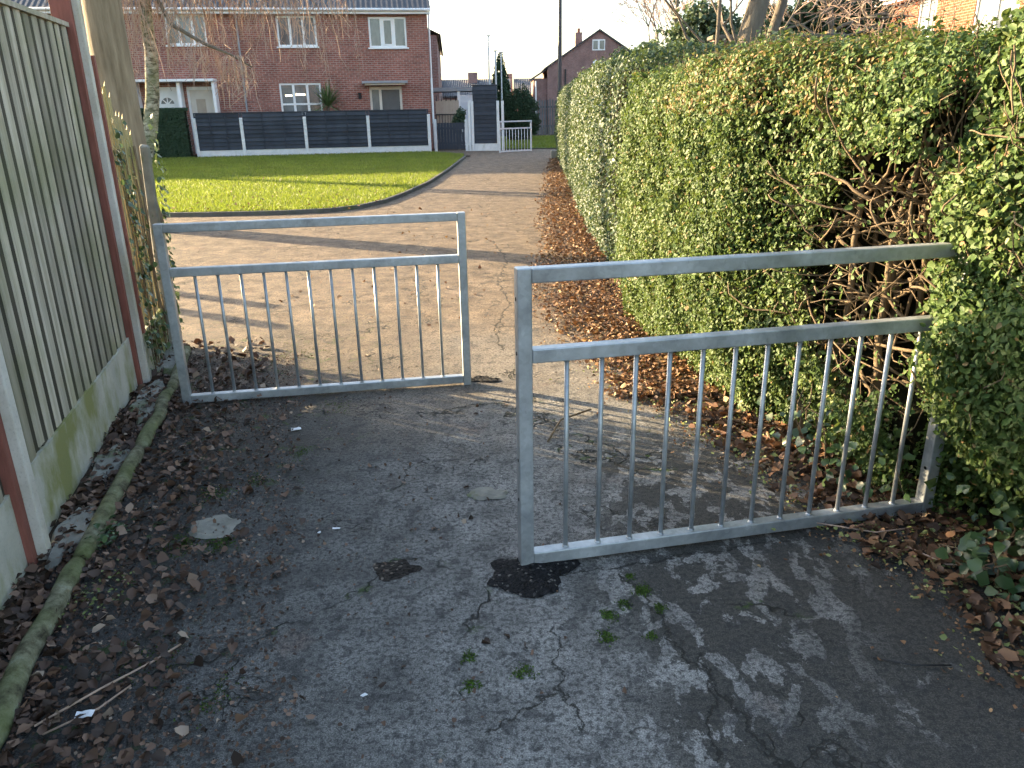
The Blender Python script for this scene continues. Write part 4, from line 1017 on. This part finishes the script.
dp = MB(); dp.tube([(.07, .25, 0), (.07, .25, EZ-.1)], .035, 8); dp.tube([(.05, -.06, 1.0), (.05, -.06, 2.7)], .04, 8); dp.build('drainpipe', 'white_upvc', hs)
wl = MB(); wl.box((-2.86, -.06, 1.98), (-2.74, -.001, 2.06)); wl.tube([(-2.8, -.10, 1.96), (-2.8, -.10, 2.2)], [.04, .07], 8); wl.build('wall_lamp', 'black_plastic', hs)
# rear wing / next houses behind it on the right edge
h2 = empty('brick_house', (-3.45, 42, 0), 'brick house row seen edge-on past the corner of the dark red house', 'house', None, R(4.0))
mb = MB(); mb.box((-8, 0, 0), (0, 17, 5)); mb.box((-8, 17.5, 0), (-.25, 36, 4.3)); mb.build('wall', 'brick_far', h2)
MB().add([(.2, -.2, 4.9), (.2, 17, 4.9), (-4, 17, 7), (-4, -.2, 7), (-8.2, 17, 4.9), (-8.2, -.2, 4.9), (.2, -.2, 5.02), (.2, 17, 5.02)], [(6,7,2,3), (3,2,4,5), (0,1,7,6)]).build('roof', 'roof_tile', h2)
# the terrace continuing out of frame to the left (its shadow lies over the far lawn)
h3 = empty('brick_house', (-19.8, 30.2, 0), 'long brick terrace continuing left beyond the dark red house', 'house', None, R(9.3))
MB().box((-42, 0, 0), (0, 8, 4.9)).build('wall', 'brick_dark', h3)
MB().add([(-42, -.3, 5.0), (.1, -.3, 5.0), (.1, 4, 6.7), (-42, 4, 6.7), (-42, 8.3, 5.0), (.1, 8.3, 5.0)], [(0,1,2,3), (3,2,5,4), (1,5,2), (0,3,4)]).build('roof', 'roof_tile', h3)

# ================================================================ GREY GARDEN FENCE
gf = empty('grey_fence', (-2.95, 30.5, 0), 'dark grey lap panel fence with white concrete posts in front of the brick house', 'fence', None, R(9.3))
px_ = [0, -2.24, -4.52, -6.75, -8.36]
for i in range(4):
    a, b = px_[i+1], px_[i]
    mb = MB(); nb = 9
    for j in range(nb):
        z0 = .26 + (1.52 - .26) * j / nb; z1 = .26 + (1.52 - .26) * (j + 1) / nb + .015
        mb.add([(a+.06, -.034, z0), (b-.06, -.034, z0), (b-.06, .0, z1), (a+.06, .0, z1), (a+.06, .012, z0), (b-.06, .012, z0), (b-.06, .012, z1), (a+.06, .012, z1)], [(0,1,2,3), (0,4,5,1), (3,2,6,7), (5,4,7,6)], random.choice([.2, .5, .8]))
    for k in (1/3, 2/3): x = a + (b-a)*k; mb.box((x-.02, -.046, .27), (x+.02, -.035, 1.51), .4)
    mb.box((a+.05, -.03, 1.516), (b-.05, .03, 1.55), .4); mb.box((a+.002, -.02, 1.375), (a+.0495, .01, 1.548), .5); mb.box((b-.0495, -.02, 1.375), (b-.002, .01, 1.548), .5)
    mb.build('panel', 'grey_board', gf)
    MB().box((a+.05, -.012, -.02), (b-.05, .035, .258)).build('gravel_board', 'white_concrete', gf)
for i, x in enumerate(px_):
    h = 1.34 if i < 4 else 1.36
    mb = MB(); mb.add([(x-.055,-.05,-.05),(x+.055,-.05,-.05),(x+.055,.05,-.05),(x-.055,.05,-.05),(x-.055,-.05,h),(x+.055,-.05,h),(x+.055,.05,h+.03),(x-.055,.05,h+.03)], [(0,3,2,1),(4,5,6,7),(0,1,5,4),(1,2,6,5),(2,3,7,6),(3,0,4,7)])
    mb.build('post', 'white_concrete', gf, bevel=.008)
# dark clipped hedge at its left end
t = empty('hedge', (-12.2, 29.0, 0), 'dark green boxy hedge at the left end of the grey fence', 'hedge', None, R(9.3))
n = 22000; P = np.stack([rng.uniform(-.9, .75, n), rng.uniform(-.3, .5, n), rng.random(n) * 1.72], 1); k_ = rng.random(n)
P[:, 1] = np.where(k_ < .65, -.3 + rng.exponential(.05, n), P[:, 1]); P[:, 2] = np.where(k_ > .8, 1.72 - rng.exponential(.04, n), P[:, 2])
leaf_obj('foliage', P, rng.normal(0, .6, P.shape) + [0, -1, .3], .06, 'dark_leaf', t, rnd=rng.random(n) * .5); MB().box((-.85, -.2, 0), (.7, .45, 1.62)).build('dark_filler', 'dark_core', t)  # filler box, its near-black colour stands in for shade between the leaves
# gate
gg = empty('garden_gate', (-2.80, 31.05, 0), 'dark grey boarded garden gate between white posts', 'gate', None, R(2))
mb = MB()
for i in range(9): mb.box((.12+i*.115, -.01, .08), (.12+i*.115+.109, .015, 1.04), .5)
mb.box((.10, .016, .25), (1.16, .04, .33), .4); mb.box((.10, .016, .8), (1.16, .04, .88), .4); mb.build('boards', 'grey_board', gg)
MB().box((-.02, -.06, -.05), (.09, .05, 1.18)).build('post', 'white_concrete', gg, bevel=.006); MB().box((1.17, -.06, -.05), (1.29, .05, 1.15)).build('post', 'white_concrete', gg, bevel=.006)
MB().box((1.05, -.03, .7), (1.10, -.0105, .8)).build('latch', 'lead_grey', gg)
# tall grey panel
tp = empty('tall_fence', (-1.42, 31.0, 0), 'tall dark grey screen panel between white posts right of the garden gate', 'fence', None, R(-6))
mb = MB()
for j in range(14):
    z0 = .28 + j * .147; mb.add([(.12, -.024, z0-.01), (1.05, -.024, z0-.01), (1.05, -.004, z0+.155), (.12, -.004, z0+.155), (.12, .014, z0), (1.05, .014, z0), (1.05, .014, z0+.147), (.12, .014, z0+.147)], [(0,1,2,3), (4,7,6,5)], random.choice([.2, .5, .8]))
mb.box((.1, -.026, 1.5), (1.07, .02, 1.54), .4); mb.box((.08, -.03, 2.34), (1.1, .03, 2.37), .4); mb.build('panel', 'grey_board', tp)
MB().box((.1, -.015, -.02), (1.06, .03, .277)).build('gravel_board', 'white_concrete', tp)
for x, h in ((-.02, 1.84), (.10, 1.80), (1.07, 1.80), (1.25, 1.80)):
    MB().box((x-.045, -.05, -.05), (x+.045, .05, h)).build('post', 'white_concrete', tp, bevel=.006)
# slatted trellis and beige gate behind
bg_ = empty('timber_gate', (-3.0, 34.4, 0), 'beige boarded timber gate beyond the grey garden gate', 'gate')
mb = MB(); [mb.box((i*.14, 0, .1), (i*.14+.135, .02, 1.85 + .05 * math.sin(i / 7 * math.pi)), .5) for i in range(7)]; mb.build('boards', 'beige_board', bg_)
mb = MB(); [mb.tube([(i*.12+.02, -.06, .3), (i*.12+.02, -.06, 1.3)], .012, 5) for i in range(9)]; [mb.tube([(i*.2+.05, -.06, 1.85), (i*.2+.05, -.06, 2.05)], .018, 5) for i in range(5)]; mb.box((0, -.075, 1.30), (1.0, -.045, 1.34)); mb.build('railings', 'black_plastic', bg_)
gr = empty('shed', (-2.05, 36, 0), 'pale blue white shed wall between the gate posts', 'shed')
mb = MB(); [mb.box((0, -.01 * (j % 2), .0 + j * .3), (1.3, 2.2, .0 + j * .3 + .295), .5) for j in range(7)]; mb.build('wall', 'white_wall', gr)
MB().box((-.12, -.06, 0), (.0, .04, 2.25)).build('corner_post', 'white_upvc', gr); MB().box((-1.6, -.1, 2.255), (1.4, 2.4, 2.42)).build('roof', 'lead_grey', gr)
# palisade fence
pf = empty('paling_fence', (.6, 45.5, 0), 'grey upright paling fence across the far lawn', 'fence')
mb = MB(); x = 0
while x < 4.4:
    h = 1.9 + random.uniform(-.06, .05); mb.add([(x,0,.1),(x+.10,0,.1),(x+.10,.02,.1),(x,.02,.1),(x,0,h),(x+.05,0,h+.06),(x+.10,0,h),(x+.10,.02,h),(x+.05,.02,h+.06),(x,.02,h)], [(0,1,6,5,4),(3,9,8,7,2),(1,2,7,6),(0,4,9,3),(4,5,8,9),(5,6,7,8)])
    x += .145
mb.build('palings', 'palisade_wood', pf); [MB().box((0, .021, z), (4.4, .07, z+.1)).build('rail', 'palisade_wood', pf) for z in (.5, 1.5)]

# cordyline
cd = empty('cordyline', (-6.9, 31.6, 0), 'spiky green cordyline palm in front of the ground floor window', 'plant')
MB().tube([(0, 0, 0), (.02, 0, 1.0), (0, 0, 1.7)], [.09, .07, .05], 8).build('trunk', 'bark_grey', cd)
mb = MB()
for i in range(150):
    th = random.uniform(0, 6.28); el = random.uniform(-.35, 1.5); L_ = random.uniform(.7, 1.15); d = Vector((math.cos(th) * math.cos(el), math.sin(th) * math.cos(el), math.sin(el))); s = Vector((-math.sin(th), math.cos(th), 0)) * .024
    a = Vector((0, 0, 1.7)); b = a + d * L_ * .55 + Vector((0, 0, .04)); c = a + d * L_ - Vector((0, 0, .14 * math.cos(el)))
    mb.add([a - s*.5, a + s*.5, b + s, b - s, c], [(0,1,2,3), (3,2,4)])
mb.build('leaves', 'cordyline', cd)

# ================================================================ FAR THINGS
lp = empty('lamp_post', (1.66, 25.9, 0), 'tall dark lamp post at the far end of the hedge', 'lamp post')
MB().tube([(0, 0, -.05), (0, 0, 1.3), (0, 0, 1.32), (0, 0, 4), (0, 0, 7.5)], [.095, .095, .07, .06, .05], 14).build('pole', 'lamp_paint', lp, smooth=False)
MB().tube([(0, 0, 7.45), (-.2, 0, 7.65), (-.6, 0, 7.7)], .03, 8).box((-1.0, -.09, 7.66), (-.55, .09, 7.76)).build('lamp_head', 'lead_grey', lp)
tag(MB().box((1.35, 25.3, 0), (1.60, 25.5, .26)).build('concrete_block', 'old_concrete', bevel=.03), 'small grey block beside the lamp post foot', 'block')
for (x, y, h, r_, lb) in ((-1.05, 50, 5.55, .045, 'thin pale pole left of the far conifer'), (-.66, 50.5, 4.75, .05, 'shorter pole next to the far conifer'), (-.30, 48, 4.5, .035, 'pole standing before the far conifer')):
    p = empty('pole', (x, y, 0), lb, 'pole'); MB().tube([(0, 0, -.05), (0, 0, h)], [r_ * 1.1, r_], 8).build('shaft', 'galv_far', p); MB().box((-.1, -.06, h), (.12, .06, h + .06)).build('cap', 'lead_grey', p)

def house(name, loc, label, W, D, E, Rz, rz=0, mat='brick_far', gable='x', roof='roof_tile', over=.25):
    t = empty(name, loc, label, 'house', None, rz); mb = MB()
    if gable == 'y':   # gable faces the camera
        mb.box((0, 0, 0), (W, D, E)); mb.add([(0, 0, E), (W, 0, E), (W/2, 0, Rz), (0, D, E), (W, D, E), (W/2, D, Rz)], [(0,1,2), (3,5,4)]); mb.build('wall', mat, t)
        k = over * (Rz - E) / (W / 2)
        MB().add([(-over, -.2, E-k), (W/2, -.2, Rz), (W/2, D+.2, Rz), (-over, D+.2, E-k), (W+over, -.2, E-k), (W+over, D+.2, E-k), (-over, -.2, E-k+.14), (W/2, -.2, Rz+.14), (W+over, -.2, E-k+.14), (-over, D+.2, E-k+.14), (W/2, D+.2, Rz+.14), (W+over, D+.2, E-k+.14)],
                 [(0,1,2,3), (1,4,5,2), (0,6,7,1), (1,7,8,4), (6,9,10,7), (7,10,11,8)]).build('roof', roof, t)
    else:
        mb.box((0, 0, 0), (W, D, E)); mb.add([(0, 0, E), (0, D, E), (0, D/2, Rz), (W, 0, E), (W, D, E), (W, D/2, Rz)], [(0,2,1), (3,4,5)]); mb.build('wall', mat, t)
        k = over * (Rz - E) / (D / 2)
        MB().add([(-.15, -over, E-k+.02), (W+.15, -over, E-k+.02), (W+.15, D/2, Rz+.02), (-.15, D/2, Rz+.02), (W+.15, D+over, E-k+.02), (-.15, D+over, E-k+.02), (-.15, -over, E-k-.1), (W+.15, -over, E-k-.1)], [(0,1,2,3), (3,2,4,5), (6,7,1,0)]).build('roof', roof, t)
    return t
gh = house('gable_house', (3.55, 72, 0), 'red brick house with its gable end facing the path in the distance', 8.9, 10, 4.75, 7.6, gable='y')
def win2(t, x0, x1, z0, z1, y=-.03, n=2):
    f = MB().box((x0, y, z0), (x1, y+.028, z1)).build('window', 'white_upvc', t); w_ = (x1-x0)/n
    mb = MB(); [mb.box((x0+i*w_+.08, y-.012, z0+.1), (x0+(i+1)*w_-.08, y-.001, z1-.1)) for i in range(n)]; mb.build('pane', 'window_glass', f)
win2(gh, 3.85, 4.95, 6.05, 6.92)
ch = MB().box((2.65, 3, 6.0), (3.25, 3.7, 7.75)).build('chimney', 'brick_far', gh); MB().tube([(2.95, 3.35, 7.75), (2.95, 3.35, 8.1)], .13, 8).build('chimney_pot', 'timber_red', ch)
MB().tube([(3.2, 3, 7.7), (3.25, 3, 9.0)], .025, 5).tube([(2.9, 3, 8.8), (4.1, 3, 8.7)], .018, 4).tube([(3.1, 2.7, 8.4), (3.6, 3.3, 8.35)], .018, 4).build('aerial', 'wire', gh)
MB().tube([(4.15, -.12, 5.05), (4.15, -.18, 5.08)], [.2, .24], 14).build('satellite_dish', 'white_upvc', gh)
MB().tube([(1.55, -.06, 0), (1.55, -.06, 4.6)], .07, 8).build('drainpipe', 'black_plastic', gh)
le = MB().box((-1.2, .5, 0), (-.002, 8, 3.9)).build('extension', 'brick_far', gh)
MB().add([(-1.5, .3, 3.85), (0, .3, 4.75), (0, 8, 4.75), (-1.5, 8, 3.85), (-1.5, .3, 3.7), (0, .3, 4.6)], [(0,1,2,3), (4,5,1,0)]).build('extension_roof', 'roof_tile', le)
MB().tube([(-1.0, .4, 0), (-1.0, .4, 3.7)], .07, 8).build('drainpipe', 'white_upvc', gh)
b = house('bungalow', (-9, 70, 0), 'low far building with a long dark roof behind the grey fence', 9.2, 8, 2.6, 3.95, gable='x'); MB().box((5.6, 3, 3.3), (6.4, 3.8, 4.5)).build('chimney', 'brick_far', b)
b = house('small_house', (.9, 84, 0), 'small distant house with dark roof beside the gable house', 3.0, 8, 2.9, 4.4, gable='x'); MB().box((-.9, 3.4, 2.8), (-.3, 4, 4.9)).build('chimney', 'brick_far', b)
MB().box((.1, -.1, 2.1), (2.9, -.02, 2.55)).build('fascia', 'white_upvc', b)
tag(MB().add([(0, 86, 0), (2, 86, 0), (2, 90, 0), (0, 90, 0), (0, 86, 2.4), (2, 86, 2.4), (2, 90, 2.4), (0, 90, 2.4), (1, 86, 3.6), (1, 90, 3.6)], [(0,1,5,8,4), (4,8,9,7), (8,5,6,9), (1,2,6,5), (3,0,4,7)]).build('far_gable', 'brick_far'), 'tiny brick gable left of the small distant house', 'house')

# orange brick house on the right
oh = empty('orange_brick_house', (13, 33.3, 0), 'sunlit orange brick house rising above the hedge at the upper right', 'house', None, R(-90))
ow = [(.9, 1.5, 3.5, 4.3), (3.4, 4.6, 3.35, 4.55), (6.6, 7.7, 3.35, 4.55), (9.8, 11.8, 3.2, 4.5), (14, 15.6, 3.2, 4.5)]
mb = MB(); wall_with_holes(mb, 0, 20, 0, 4.85, ow); mb.add([(0, 0, 0), (0, 7, 0), (0, 7, 4.85), (0, 3.5, 7), (0, 0, 4.85)], [(0,4,3,2,1)]); mb.add([(20, 0, 0), (20, 7, 0), (20, 7, 4.85), (20, 3.5, 7), (20, 0, 4.85)], [(0,1,2,3,4)]); mb.build('wall', 'brick_orange', oh)
for w_ in ow: window(*w_, oh, 1 if w_[1]-w_[0] < .8 else 2)
MB().box((.1, .3, 0), (19.9, .32, 4.8)).build('interior', 'curtain', oh)
MB().add([(-.15, -.4, 4.72), (20.1, -.4, 4.72), (20.1, 3.5, 7.1), (-.15, 3.5, 7.1), (-.15, 7.4, 4.72), (20.1, 7.4, 4.72)], [(0,1,2,3), (3,2,5,4)]).build('roof', 'roof_tile', oh)
MB().box((-.15, -.38, 4.56), (20.1, -.001, 4.715)).build('fascia', 'white_upvc', oh); MB().tube([(-.15, -.44, 4.7), (20.1, -.44, 4.7)], .055, 8).build('gutter', 'white_upvc', oh)
